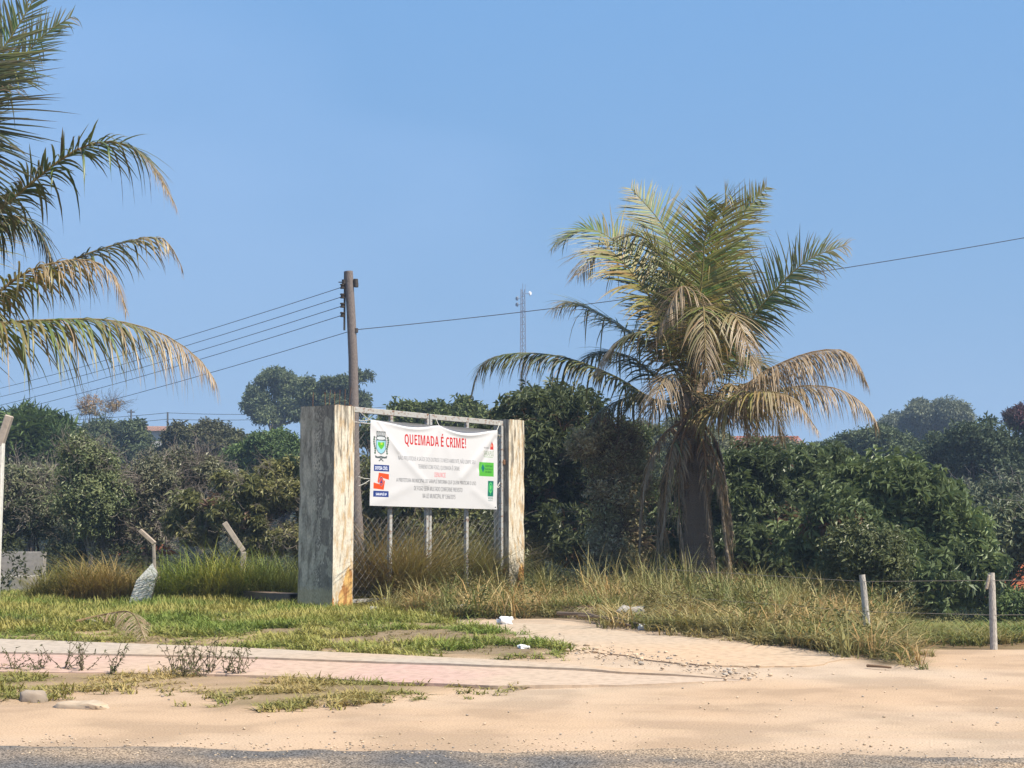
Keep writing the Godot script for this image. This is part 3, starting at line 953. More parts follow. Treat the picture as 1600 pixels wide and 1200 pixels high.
func banner_print() -> ImageTexture:
	var im := Image.create(1800, 800, false, Image.FORMAT_RGB8)
	im.fill(Color(0.79, 0.79, 0.80))
	var red := Color(0.72, 0.12, 0.12); var grey := Color(0.36, 0.37, 0.4); var dark := Color(0.16, 0.17, 0.2)
	print_text(im, "QUEIMADA É CRIME!", 0.25, 0.10, 0.735, 0.285, red, 700)
	print_text(im, "NÃO PREJUDIQUE A SAÚDE DOS OUTROS E O MEIO AMBIENTE, NÃO LIMPE SEU", 0.20, 0.385, 0.806, 0.46, grey)
	print_text(im, "TERRENO COM FOGO, QUEIMADA É CRIME", 0.352, 0.475, 0.68, 0.55, grey)
	print_text(im, "DENUNCIE", 0.48, 0.575, 0.567, 0.63, Color(0.8, 0.22, 0.27))
	print_text(im, "A PREFEITURA MUNICIPAL DE SARAPUÍ INFORMA QUE QUEM PRATICAR O USO", 0.19, 0.65, 0.818, 0.72, dark)
	print_text(im, "DE FOGO SERÁ MULTADO CONFORME PREVISTO", 0.324, 0.735, 0.707, 0.80, dark)
	print_text(im, "NA LEI MUNICIPAL Nº 1366/2015", 0.393, 0.835, 0.652, 0.89, dark)
	# coat of arms: mural crown, shield with a map, branches, ribbon
	var ink := Color(0.3, 0.33, 0.34)
	for k in 5:
		var u := 0.045 + k * 0.0125
		fill_poly(im, [u, 0.19, u - 0.003 + k * 0.0008, 0.125, u + 0.008 + k * 0.0006, 0.125, u + 0.008, 0.19], ink)
		fill_rect_uv(im, u + 0.002, 0.14, u + 0.005, 0.175, Color(0.8, 0.82, 0.84))
	fill_oval(im, 0.075, 0.205, 0.036, 0.03, ink)
	fill_oval(im, 0.075, 0.207, 0.03, 0.02, Color(0.78, 0.8, 0.82))
	fill_poly(im, [0.038, 0.225, 0.112, 0.225, 0.112, 0.33, 0.098, 0.375, 0.075, 0.4, 0.052, 0.375, 0.038, 0.33], ink)
	fill_poly(im, [0.042, 0.235, 0.108, 0.235, 0.108, 0.328, 0.095, 0.368, 0.075, 0.39, 0.055, 0.368, 0.042, 0.328], Color(0.55, 0.74, 0.8))
	fill_poly(im, [0.055, 0.25, 0.075, 0.258, 0.098, 0.25, 0.1, 0.29, 0.086, 0.325, 0.075, 0.34, 0.062, 0.315, 0.053, 0.285], Color(0.35, 0.68, 0.22))
	fill_oval(im, 0.08, 0.27, 0.008, 0.015, Color(0.66, 0.76, 0.2))
	for k in 8:
		for s in [-1, 1]:
			fill_oval(im, 0.075 + s * (0.046 + 0.004 * sin(k * 0.8)), 0.2 + k * 0.026, 0.006, 0.014, Color(0.24, 0.36, 0.27) if k % 2 else Color(0.33, 0.37, 0.33))
	fill_poly(im, [0.03, 0.41, 0.05, 0.425, 0.075, 0.415, 0.1, 0.425, 0.12, 0.41, 0.116, 0.44, 0.096, 0.445, 0.075, 0.435, 0.054, 0.445, 0.034, 0.44], ink)
	fill_poly(im, [0.055, 0.43, 0.065, 0.43, 0.095, 0.475, 0.088, 0.48], ink)
	fill_poly(im, [0.085, 0.43, 0.095, 0.43, 0.064, 0.48, 0.056, 0.475], ink)
	# civil defence mark
	var blue := Color(0.13, 0.22, 0.48); var orange := Color(0.86, 0.3, 0.12)
	fill_rect_uv(im, 0.024, 0.52, 0.134, 0.595, blue)
	print_text(im, "DEFESA CIVIL", 0.034, 0.538, 0.124, 0.578, Color(0.92, 0.93, 0.97), 700)
	fill_poly(im, [0.06, 0.612, 0.134, 0.625, 0.134, 0.69, 0.092, 0.675, 0.078, 0.655, 0.066, 0.68, 0.062, 0.74, 0.052, 0.72], orange)
	fill_poly(im, [0.098, 0.81, 0.024, 0.8, 0.024, 0.73, 0.066, 0.745, 0.08, 0.77, 0.092, 0.745, 0.096, 0.69, 0.106, 0.71], orange)
	fill_oval(im, 0.079, 0.713, 0.014, 0.052, Color(0.35, 0.28, 0.42))
	fill_oval(im, 0.079, 0.713, 0.0105, 0.04, Color(0.88, 0.3, 0.14))
	fill_poly(im, [0.079, 0.683, 0.087, 0.735, 0.071, 0.735], blue)
	fill_rect_uv(im, 0.024, 0.825, 0.134, 0.895, blue)
	print_text(im, "SARAPUÍ-SP", 0.042, 0.84, 0.12, 0.878, Color(0.92, 0.93, 0.97), 700)
	# town hall mark
	print_text(im, "PREFEITURA DE", 0.88, 0.222, 0.935, 0.242, dark)
	fill_poly(im, [0.94, 0.25, 0.945, 0.19, 0.955, 0.145, 0.966, 0.185, 0.966, 0.25], Color(0.72, 0.2, 0.18))
	fill_oval(im, 0.954, 0.2, 0.005, 0.018, Color(0.93, 0.6, 0.5))
	print_text(im, "SARAPUÍ", 0.88, 0.252, 0.968, 0.33, Color(0.42, 0.52, 0.36))
	fill_rect_uv(im, 0.885, 0.343, 0.96, 0.349, Color(0.45, 0.62, 0.4))
	# green plaque, teal plaque
	fill_rect_uv(im, 0.844, 0.415, 0.968, 0.59, Color(0.33, 0.66, 0.24))
	fill_poly(im, [0.862, 0.49, 0.876, 0.435, 0.89, 0.49, 0.876, 0.545], Color(0.1, 0.42, 0.4))
	print_text(im, "SECRETARIA", 0.896, 0.45, 0.958, 0.472, Color(0.1, 0.34, 0.16), 700)
	print_text(im, "MUNICIPAL DE", 0.896, 0.49, 0.958, 0.51, Color(0.1, 0.34, 0.16), 700)
	print_text(im, "MEIO AMBIENTE", 0.896, 0.525, 0.95, 0.545, Color(0.1, 0.34, 0.16), 700)
	fill_rect_uv(im, 0.92, 0.645, 0.968, 0.84, Color(0.08, 0.42, 0.36))
	fill_oval(im, 0.944, 0.73, 0.017, 0.066, Color(0.36, 0.75, 0.4))
	fill_oval(im, 0.944, 0.73, 0.012, 0.05, Color(0.1, 0.5, 0.4))
	fill_oval(im, 0.944, 0.725, 0.007, 0.03, Color(0.4, 0.78, 0.42))
	fill_rect_uv(im, 0.9425, 0.75, 0.9455, 0.82, Color(0.4, 0.78, 0.42))
	print_text(im, "MEIO", 0.924, 0.85, 0.965, 0.873, Color(0.2, 0.4, 0.36), 700)
	print_text(im, "AMBIENTE", 0.924, 0.88, 0.965, 0.9, Color(0.3, 0.4, 0.4))
	fill_rect_uv(im, 0.982, 0.968, 0.993, 0.98, dark)
	return ImageTexture.create_from_image(im)

func ridge(u: float, v: float, ax: float, ay: float, bx: float, by: float, w: float) -> float:
	var p := Vector2(u * 2.3, v); var a := Vector2(ax * 2.3, ay); var b := Vector2(bx * 2.3, by)
	var q := Geometry2D.get_closest_point_to_segment(p, a, b)
	return exp(-pow(p.distance_to(q) / w, 2.0))

func make_gate() -> void:
	gA = gp(519.5, 958)
	gbasis = Basis(gdir, Vector3.UP, gnor)
	var hl := gy(519.5, 632)
	var x1 := gx(553.5); var x2 := gx(795.0); var x3 := gx(820.0)
	var left := pillar(0.0, x1, 0.75, hl, 3, "weathered white gate pillar with rusty bars on top")
	rng.seed = 77
	for k in 7:                                          # reinforcing bars that stick out of the top
		var mb := MB.new()
		var px := 0.06 + (k % 4) * (x1 - 0.12) / 3.0
		var pz := -0.07 if k < 4 else -0.55 + 0.08 * (k % 2)
		if k >= 4: px = 0.08 + (k - 4) * 0.17
		var top := hl + rng.randf_range(0.22, 0.34)
		mb.tube(PackedVector3Array([Vector3(px, hl - 0.1, pz), Vector3(px + rng.randf_range(-0.01, 0.01), hl + 0.12, pz), Vector3(px + rng.randf_range(-0.03, 0.03), top, pz + rng.randf_range(-0.03, 0.03))]), PackedFloat32Array([0.0055, 0.0055, 0.0055]), 5, Color(0.13, 0.075, 0.05), Color(0.13, 0.075, 0.05))
		obj("reinforcing_bar", mb, M.plain, left)
	var hr := gy(807, 656)
	pillar(x2, x3 - x2, 0.34, hr, 9, "cream gate pillar with brown streaks beside the tall grass")
	# two leaves of painted steel with chain link
	var xm := gx(677.5)
	var steel := Color(0.40, 0.40, 0.39)
	for side in 2:
		var a := x1 + 0.03 if side == 0 else xm + 0.008
		var b := xm - 0.008 if side == 0 else x2 - 0.03
		var w := b - a
		var zg := -0.12
		var leafn := thing("gate_leaf", "grey steel gate leaf hung on the pillar with rusty bars" if side == 0 else "grey steel gate leaf hung on the streaked cream pillar", "gate", gA + gdir * a + gnor * zg, "steel gate leaves")
		leafn.basis = gbasis
		var ya := gy(lerpf(556, 677, 0.0) if side == 0 else 680.0, 634.5 if side == 0 else 646.5)
		var top := ya - 0.0
		var y0 := 0.12
		var mb := MB.new(); mb.box(Vector3(0, top - 0.085, -0.025), Vector3(w, top, 0.025), steel, 0.006); obj("top_rail", mb, M.steel, leafn)
		for s in 2:
			mb = MB.new()
			var sx := 0.0 if s == 0 else w - 0.055
			mb.box(Vector3(sx, y0, -0.03), Vector3(sx + 0.055, top - 0.087, 0.03), steel, 0.006)
			obj("stile", mb, M.steel, leafn)
		mb = MB.new(); var mx := w * (0.5 if side == 0 else 0.5)
		mb.box(Vector3(mx - 0.03, y0 + 0.062, -0.03), Vector3(mx + 0.03, top - 0.087, 0.03), steel, 0.006); obj("mullion", mb, M.steel, leafn)
		mb = MB.new(); mb.box(Vector3(0.057, y0, -0.02), Vector3(w - 0.057, y0 + 0.06, 0.02), steel, 0.006); obj("bottom_rail", mb, M.steel, leafn)
		for s in 2:
			mb = MB.new()
			mb.rod(Vector3(0.057 if s == 0 else mx + 0.032, top - 0.23, 0.0), Vector3(mx - 0.032 if s == 0 else w - 0.057, top - 0.23 - 0.015, 0.0), 0.011, 6, steel); obj("tension_bar", mb, M.steel, leafn)
		# chain link: two families of crimped wires
		mb = MB.new()
		var ly0 := y0 + 0.06; var ly1 := top - 0.24
		var wx0 := 0.05; var wx1 := w - 0.05
		var step := 0.125
		var kk := 0
		for dirn in [-1.0, 1.0]:
			var s0 := -(ly1 - ly0)
			var c := s0 + (0.0 if dirn > 0 else step * 0.5)
			while c < wx1 - wx0 + (ly1 - ly0):
				# line x = wx0 + c + t (or - t), y = ly0 + t
				var t0 := 0.0; var t1 := ly1 - ly0
				var xa := wx0 + c
				if dirn > 0: t0 = maxf(t0, wx0 - xa); t1 = minf(t1, wx1 - xa)
				else: t0 = maxf(t0, xa - wx1); t1 = minf(t1, xa - wx0)
				if t1 - t0 > 0.03:
					var pts := PackedVector3Array(); var rad := PackedFloat32Array()
					var m := maxi(2, int((t1 - t0) / 0.16))
					for j in m + 1:
						var t := lerpf(t0, t1, float(j) / m)
						var bul := 0.02 * nz.get_noise_2d((xa + dirn * t) * 60.0, t * 60.0 + side * 90.0)
						pts.append(Vector3(xa + dirn * t, ly0 + t, 0.004 * dirn + bul)); rad.append(0.002)
					mb.tube(pts, rad, 4, Color.WHITE, Color.WHITE, false)
				c += step
		obj("chain_link", mb, M.wire, leafn)
		if side == 0:
			mb = MB.new(); mb.rod(Vector3(-0.045, 0.05, 0.03), Vector3(-0.045, top + 0.02, 0.03), 0.017, 8, Color(0.2, 0.12, 0.08)); obj("hinge_pipe", mb, M.plain, leafn)
			for hy in [0.55, 2.55]:
				mb = MB.new(); mb.box(Vector3(-0.065, hy, 0.005), Vector3(0.02, hy + 0.09, 0.055), Color(0.16, 0.08, 0.05), 0.01); obj("hinge", mb, M.plain, leafn)
		else:
			for hy in [0.5, 2.3]:
				mb = MB.new(); mb.box(Vector3(w - 0.02, hy, 0.005), Vector3(w + 0.05, hy + 0.09, 0.05), Color(0.18, 0.1, 0.06), 0.01); obj("hinge", mb, M.plain, leafn)
	# banner
	var zb := 0.0
	var u0 := gx(577.0); var u1 := gx(776.0)
	var tl := gy(577, 656); var tr := gy(776, 672.5); var bl := gy(577, 790); var br := gy(776, 796)
	var ban := thing("banner", "white printed vinyl banner tied across the steel gate", "banner", gA + gdir * u0 + gnor * zb + Vector3.UP * bl)
	ban.basis = gbasis
	var mb := MB.new()
	var nu := 150; var nv := 70
	var w := u1 - u0
	for j in nv + 1:
		for i in nu + 1:
			var u := float(i) / nu
			var sag := 0.0
			if u < 0.52: sag = 0.06 * pow(sin(PI * pow(u / 0.52, 1.4)), 1.3)
			else: sag = 0.085 * pow(maxf(0.0, sin(PI * pow((u - 0.52) / 0.48, 0.85))), 1.2)
			var v := 0.0
			var z := 0.0
			if j < 4: v = sag * j / 4.0; z = lerpf(0.035, -0.04, j / 4.0) * (sag / 0.08)
			else: v = lerpf(sag, 1.0, (j - 4.0) / (nv - 4.0))
			if j >= 4:
				var b := sm(0, 0.05, v - sag)
				z += 0.02 * (1.0 - b) * (sag / 0.08)
				z += 0.045 * sin(PI * clampf(v, 0, 1)) * 0.4
				z += 0.010 * ridge(u, v, 0.0, 0.02, 0.42, 0.72, 0.05) + 0.012 * ridge(u, v, 0.05, 0.0, 0.2, 0.35, 0.025)
				z += 0.012 * ridge(u, v, 1.0, 0.02, 0.7, 0.62, 0.055) - 0.01 * ridge(u, v, 0.98, 0.1, 0.84, 0.5, 0.03)
				z += 0.006 * ridge(u, v, 0.52, 0.0, 0.42, 0.45, 0.06) + 0.006 * ridge(u, v, 0.52, 0.0, 0.64, 0.5, 0.06)
				z += 0.006 * ridge(u, v, 0.0, 1.0, 0.3, 0.75, 0.06) + 0.006 * ridge(u, v, 1.0, 1.0, 0.8, 0.78, 0.05)
				z += 0.006 * nz.get_noise_2d(u * 90.0, v * 45.0)
			var yt := lerpf(tl, tr, u) - bl; var yb := lerpf(0.0, br - bl, u)
			mb.vert(Vector3(u * w, lerpf(yt, yb, v), z), Vector3.BACK, Color.WHITE, Vector2(u, v))
	for j in nv:
		for i in nu:
			var q := j * (nu + 1) + i
			mb.face(q, q + nu + 1, q + nu + 2); mb.face(q, q + nu + 2, q + 1)
	smooth(mb)
	var bm := StandardMaterial3D.new()
	bm.albedo_texture = banner_print()
	bm.texture_repeat = false
	bm.roughness = 0.45
	bm.metallic_specular = 0.4
	bm.backlight_enabled = true
	bm.backlight = Color(0.12, 0.12, 0.12).linear_to_srgb()
	obj("sheet", mb, bm, ban)
	for c in [[0.0, tl - bl, -0.16, 0.12], [0.0, tl - bl, -0.17, -0.02], [0.0, 0.4, -0.17, 0.03], [0.0, 0.38, -0.16, -0.09], [w, tr - bl, 0.16, 0.13], [w, tr - bl, 0.17, -0.12], [w, 0.35, 0.17, 0.09], [w, 0.35, 0.16, 0.02], [w * 0.52, lerpf(tl, tr, 0.52) - bl, 0.0, 0.12]]:
		var cm := MB.new()
		var a := Vector3(c[0], c[1], 0.0)
		var e := Vector3(c[0] + c[2], c[1] + c[3], -0.07)
		cm.tube(PackedVector3Array([a, a.lerp(e, 0.5) + Vector3.DOWN * 0.01, e]), PackedFloat32Array([0.006, 0.006, 0.006]), 5, Color(0.5, 0.49, 0.45), Color(0.5, 0.49, 0.45))
		obj("tie_cord", cm, M.plain, ban)

# ---------------------------------------------------------------- fence remains, pole, wires, tower, houses
func rock(called: String, label: String, category: String, p: Vector3, s: Vector3, turn: float, col: Color, sd: int, m: Material, rough := 0.35) -> void:
	var mb := MB.new()
	var nu := 16; var nv := 10
	for j in nv + 1:
		for i in nu + 1:
			var th := TAU * (i % nu) / nu; var ph := PI * j / nv - PI / 2
			var d := Vector3(cos(ph) * cos(th), sin(ph), cos(ph) * sin(th))
			d = Vector3(signf(d.x) * pow(absf(d.x), 0.6), signf(d.y) * pow(absf(d.y), 0.6), signf(d.z) * pow(absf(d.z), 0.6))
			d *= 1.0 + rough * nz.get_noise_3d(d.x * 60.0 + sd * 37.0, d.y * 60.0, d.z * 60.0) + (rough - 0.35) * 0.5 * nz2.get_noise_3d(d.x * 190.0 + sd * 37.0, d.y * 190.0, d.z * 190.0)
			mb.vert(d * s * 0.5, d.normalized(), col)
	for j in nv:
		for i in nu:
			var q := j * (nu + 1) + i
			mb.face(q, q + nu + 1, q + nu + 2); mb.face(q, q + nu + 2, q + 1)
	smooth(mb)
	var o := obj(called, mb, m)
	o.position = p
	o.rotation.y = turn
	tag(o, label, category)

func make_fence() -> void:
	var conc := Color(0.38, 0.35, 0.31)
	# low foundation beam that runs from the gate pillar along the lawn
	var a := gp(466, 951) + Vector3(-0.02, 0, -0.15)
	var b := gp(-420, 938)
	var o := thing("fence_beam", "low dark concrete beam along the back of the lawn", "beam", a)
	var n := 46
	for lay in 2:
		var mb := MB.new()
		var zf := 0.16 if lay == 0 else 0.08
		var ytop := 0.22 if lay == 0 else 0.11
		var ybot := 0.115 if lay == 0 else -0.2
		var dirv := (b - a); dirv.y = 0
		var nrm := Vector3(dirv.z, 0, -dirv.x).normalized() * -1.0
		if nrm.z < 0: nrm = -nrm
		var prof := []
		for k in n:
			var p := (b - a) * (k / (n - 1.0))
			var q := a + p
			p.y = h(q.x, -q.z) - a.y
			var j := nz.get_noise_2d(k * 30.0, lay * 50.0) * 0.03
			prof.append([p + nrm * (zf + j) + Vector3.UP * (ytop + j * 0.8), p - nrm * zf + Vector3.UP * (ytop + j * 0.5), p + nrm * (zf + j * 0.5) + Vector3.UP * ybot, p - nrm * zf + Vector3.UP * ybot])
		var c := Color(0.19, 0.145, 0.11)
		for k in n - 1:
			var s: Array = prof[k]; var t: Array = prof[k + 1]
			mb.quad(t[0], s[0], s[1], t[1], c); mb.quad(t[2], s[2], s[0], t[0], c); mb.quad(t[1], s[1], s[3], t[3], c); mb.quad(s[2], t[2], t[3], s[3], c)
		obj("beam" if lay == 0 else "footing", mb, M.concrete, o)
	# upright post with a cranked head
	var d := 23.6
	var p0 := on(-1, d)
	o = thing("fence_post", "tall whitewashed concrete fence post with cranked head", "post", p0)
	var y1 := at(-1, 692, d).y - p0.y
	var mb := MB.new(); mb.box(Vector3(-0.065, -0.2, -0.06), Vector3(0.065, y1, 0.06), Color(0.68, 0.66, 0.62), 0.012); obj("shaft", mb, M.concrete, o)
	mb = MB.new()
	var tip := at(14, 652, d) - p0
	var ax := (tip - Vector3(0, y1 - 0.02, 0))
	mb.bx(Transform3D(basis_to(ax, PI / 2), Vector3(0, y1 - 0.02, 0) + ax * 0.5), Vector3(0.13, ax.length() + 0.06, 0.115), Color(0.42, 0.36, 0.31), 0.015); obj("cranked_head", mb, M.concrete, o)
	# snapped post leaning beside the beam
	d = -gp(220, 946).z
	var b0 := gp(220, 946)
	FOOT = b0
	o = thing("broken_fence_post", "snapped fence post with whitewashed foot and bent top on the lawn", "post", b0)
	mb = MB.new()
	var l0 := at(193, 966, d) - b0; var r0 := at(229, 964, d) - b0; var r1 := at(245, 897, d) - b0; var t1 := at(238, 880, d) - b0; var l1 := at(213, 907, d) - b0
	var back := Vector3(0.0, 0, -0.1)
	var pl := [l0, r0, r1, t1, l1]
	var white := Color(0.78, 0.78, 0.77)
	mb.quad(pl[0], pl[1], pl[2], pl[4], white); mb.tri(pl[4], pl[2], pl[3], white, white, white)
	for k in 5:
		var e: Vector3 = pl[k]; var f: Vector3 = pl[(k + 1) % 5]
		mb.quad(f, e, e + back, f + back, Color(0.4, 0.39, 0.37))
	mb.quad(pl[1] + back, pl[0] + back, pl[4] + back, pl[2] + back, white); mb.tri(pl[2] + back, pl[4] + back, pl[3] + back, white, white, white)
	var wm: StandardMaterial3D = tinted(0.9, 0.2)
	tri_map(wm, noise_tex(0.035, [[0.2, Color(0.4, 0.4, 0.4)], [0.3, Color(0.93, 0.93, 0.92)], [1.0, Color(1, 1, 1)]], 512, 3, FastNoiseLite.TYPE_SIMPLEX, 55), 1.0)
	wm.uv1_scale = Vector3(0.9, 3.4, 0.9)
	var foot := obj("whitewashed_foot", mb, wm, o)
	mb = MB.new()
	for k in 9:                                          # rusted wire wound round the foot
		var t := (k + 0.5) / 9.0
		var e := l0.lerp(l1, t) + Vector3(0, 0, 0.008); var f := r0.lerp(r1, t) + Vector3(0, 0.02, 0.008)
		var mid := e.lerp(f, 0.5) + Vector3(0, rng.randf_range(-0.02, 0.02), 0.012)
		mb.tube(PackedVector3Array([e, mid, f]), PackedFloat32Array([0.003, 0.003, 0.003]), 4, Color(0.1, 0.09, 0.09), Color(0.1, 0.09, 0.09), false)
	obj("wound_wire", mb, M.plain, foot)
	mb = MB.new()
	var s0 := at(240, 890, d) - b0 + Vector3(0, 0, -0.05); var s1 := at(239, 848, d) - b0 + Vector3(0, 0, -0.05)
	mb.bx(Transform3D(basis_to(s1 - s0, PI / 2), (s0 + s1) / 2), Vector3(0.055, (s1 - s0).length(), 0.05), Color(0.32, 0.28, 0.24), 0.01); obj("bare_shaft", mb, M.concrete, o)
	mb = MB.new()
	var s2 := at(219, 830, d) - b0 + Vector3(0, 0, -0.05)
	mb.bx(Transform3D(basis_to(s2 - s1, PI / 2), (s1 + s2) / 2), Vector3(0.08, (s2 - s1).length() + 0.05, 0.07), Color(0.36, 0.3, 0.25), 0.01); obj("cranked_head", mb, M.concrete, o)
	# head of a fallen post in the grass
	d = 26.0
	b0 = on(381, d)
	o = thing("fallen_fence_post", "tilted grey concrete post head showing above green grass", "post", b0)
	mb = MB.new()
	s1 = at(350, 817, d) - b0; s0 = at(380, 862, d) - b0
	mb.bx(Transform3D(basis_to(s1 - s0, 0.3), (s0 + s1) / 2), Vector3(0.1, (s1 - s0).length(), 0.09), Color(0.3, 0.26, 0.22), 0.012); obj("cranked_head", mb, M.concrete, o)
	mb = MB.new(); mb.bx(Transform3D(basis_to(s0 - Vector3(0, -0.1, 0), 0.3), (s0 - Vector3(0, 0.1, 0)) / 2), Vector3(0.1, s0.length() + 0.1, 0.09), Color(0.28, 0.25, 0.22), 0.012); obj("shaft", mb, M.concrete, o)
	# neighbouring wall low behind the grass
	var wl := thing("boundary_wall", "grey neighbouring wall low behind the fence post", "wall", on(-60, 33.0))
	mb = MB.new()
	var wt := at(0, 862, 33.0).y - wl.position.y
	mb.box(Vector3(-4.0, -0.6, -0.1), Vector3(1.9, wt, 0.1), Color(0.3, 0.28, 0.26), 0.01); obj("wall_face", mb, M.concrete, wl)
	mb = MB.new(); mb.box(Vector3(-4.0, -0.6, 0.3), Vector3(1.9, at(0, 898, 33.0).y - wl.position.y, 0.9), Color(0.3, 0.28, 0.26), 0.02); obj("ledge", mb, M.concrete, wl)
	# wooden posts of the wire fence
	var posts := []
	for q in [[1553, 1015, 895, "white painted fence post with peeling side standing on bare sand"], [1351, 985, 898, "white painted fence post half hidden by tall grass"], [1790, 1012, 892, "white painted fence post farther along the dirt road"]]:
		var g := gp(q[0], q[1])
		if q[0] == 1351: g = on(1351, -gp(1553, 1015).z + 0.6)
		var top: Vector3 = at(q[0] - 4, q[2], -g.z) - g
		o = thing("wooden_post", q[3], "post", g, "posts of the wire fence")
		mb = MB.new()
		mb.tube(PackedVector3Array([Vector3(0, -0.3, 0), Vector3(top.x * 0.4, top.y * 0.4, 0), Vector3(top.x * 0.8, top.y * 0.8, 0.01), top]), PackedFloat32Array([0.042, 0.041, 0.038, 0.036]), 9, Color(0.56, 0.52, 0.47), Color(0.56, 0.52, 0.47))
		obj("timber", mb, M.wood, o)
		if q[0] == 1553:
			mb = MB.new()
			mb.bx(Transform3D(Basis(Vector3.FORWARD, 0.25), Vector3(top.x * 0.8 - 0.05, top.y * 0.88, 0.02)), Vector3(0.035, 0.17, 0.03), Color(0.5, 0.42, 0.34), 0.01); obj("splint", mb, M.wood, o)
		posts.append([g, top])
	for hh in [0.45, 0.9]:
		mb = MB.new()
		var pts := PackedVector3Array(); var rad := PackedFloat32Array()
		for j in [1, 0, 2]:
			pts.append(posts[j][0] + posts[j][1] * hh + Vector3(0, 0, 0.04)); rad.append(0.0025)
		pts.insert(0, pts[0] + Vector3(-2.2, 0.1, -2.4)); rad.append(0.0025)
		mb.tube(pts, rad, 4, Color(0.2, 0.18, 0.16), Color(0.2, 0.18, 0.16))
		tag(obj("fence_wire", mb, M.plain), "thin fence wire strung %s on the white wooden posts" % ("high" if hh > 0.6 else "low"), "wire")

func hang(a: Vector3, b: Vector3, sag: float, r: float, label: String, group: String, n := 24, called := "power_wire") -> void:
	var mb := MB.new()
	var pts := PackedVector3Array(); var rad := PackedFloat32Array()
	for k in n + 1:
		var t := float(k) / n
		pts.append(a.lerp(b, t) - a + Vector3.DOWN * sag * 4.0 * t * (1.0 - t)); rad.append(r)
	mb.tube(pts, rad, 5, Color(0.06, 0.06, 0.065), Color(0.06, 0.06, 0.065))
	var o := obj(called, mb, M.plain)
	o.position = a
	tag(o, label, "wire", group)

func make_pole() -> void:
	var d := 31.0
	var top := at(546, 424, d)
	var foot := on(566, d)
	var o := thing("utility_pole", "grey wooden utility pole behind the gate pillar", "pole", foot)
	var mb := MB.new()
	var t := top - foot
	var pts := PackedVector3Array(); var rad := PackedFloat32Array()
	for k in 9:
		pts.append(Vector3(0, -0.5, 0).lerp(t, k / 8.0) + Vector3(0.02 * sin(k * 1.3), 0, 0)); rad.append(lerpf(0.125, 0.088, k / 8.0))
	mb.tube(pts, rad, 14, Color(0.25, 0.215, 0.2), Color(0.25, 0.215, 0.2))
	obj("timber", mb, M.wood, o)
	mb = MB.new()
	mb.box(Vector3(-0.02, -0.62, -0.02), Vector3(0.02, 0.62, 0.02), Color(0.09, 0.09, 0.09), 0.005)
	var rack := obj("rack", mb, M.plain, o, at(538.5, 470, d) - foot)
	var ys := [448.0, 463.0, 477.5, 492.0]
	for k in 4:
		mb = MB.new()
		var c := at(537.5, ys[k], d) - foot - rack.position
		for s in 3: mb.rod(c + Vector3(-0.03, -0.045 + s * 0.035, 0.03), c + Vector3(-0.03, -0.02 + s * 0.035, 0.03), 0.05 - (s % 2) * 0.014, 8, Color(0.07, 0.055, 0.05))
		obj("insulator", mb, M.plain, rack)
	for q in [[556.0, 440.0], [556.5, 446.0], [556.0, 517.0], [538.0, 441.0]]:
		mb = MB.new()
		var c: Vector3 = at(q[0], q[1], d) - foot
		mb.rod(c + Vector3(0, -0.04, 0.02), c + Vector3(0, 0.05, 0.02), 0.05, 8, Color(0.07, 0.06, 0.055))
		mb.rod(c + Vector3(-0.12, 0, 0), c + Vector3(0.05, 0, 0.02), 0.012, 5, Color(0.07, 0.06, 0.055))
		obj("insulator", mb, M.plain, o)
	var names := ["highest of four parallel wires tied to the pole rack", "second highest of four parallel wires tied to the pole rack", "third highest of four parallel wires tied to the pole rack", "lowest of four parallel wires tied to the pole rack"]
	for k in 4:
		hang(at(536.5, ys[k], d), at(-420, 664 + k * 12.0, 84.0), 0.9, 0.007, names[k], "wires strung from the pole")
	hang(at(545, 518, d), at(-420, 716, 84.0), 0.9, 0.007, "single wire leaving the pole below the rack", "wires strung from the pole")
	hang(at(558, 515, d), at(2100, 272, 31.0), 0.32, 0.008, "single wire passing behind the palm crown from the pole", "", 32)
	# far poles on the ridge
	var fars := [[205.0, 640.0, 676.0, 170.0, "slim far pole with a crossarm above the dark trees"], [262.0, 644.0, 676.0, 170.0, "dark far pole beside the distant house roof"], [226.5, 657.0, 680.0, 172.0, "short far pole next to the distant house"]]
	for q in fars:
		var f := on(q[0], q[3])
		var tp := at(q[0], q[1], q[3]) - f
		o = thing("ridge_pole", q[4], "pole", f, "poles on the far ridge")
		mb = MB.new(); mb.tube(PackedVector3Array([Vector3(0, -0.5, 0), tp]), PackedFloat32Array([0.13, 0.1]), 8, Color(0.1, 0.1, 0.1), Color(0.1, 0.1, 0.1)); obj("shaft", mb, M.plain, o)
		if q[0] < 210.0:
			mb = MB.new(); mb.box(tp + Vector3(-0.42, -0.35, -0.06), tp + Vector3(0.42, -0.22, 0.06), Color(0.1, 0.1, 0.1), 0.01); obj("crossarm", mb, M.plain, o)
	for q in [[645.0, 640.0, 634.0], [655.0, 649.0, 640.0]]:
		hang(at(-200, q[0] + 12, 170), at(262, q[0], 170), 0.6, 0.03, "thin far wire %s on the ridge poles before the dark trees" % ("high" if q[0] < 650 else "low"), "wires on the far ridge", 16, "ridge_wire")
		hang(at(262, q[0], 170), at(620, q[2], 170), 0.5, 0.03, "thin far wire %s running from the ridge pole to the eucalyptus" % ("high" if q[0] < 650 else "low"), "wires on the far ridge", 16, "ridge_wire")

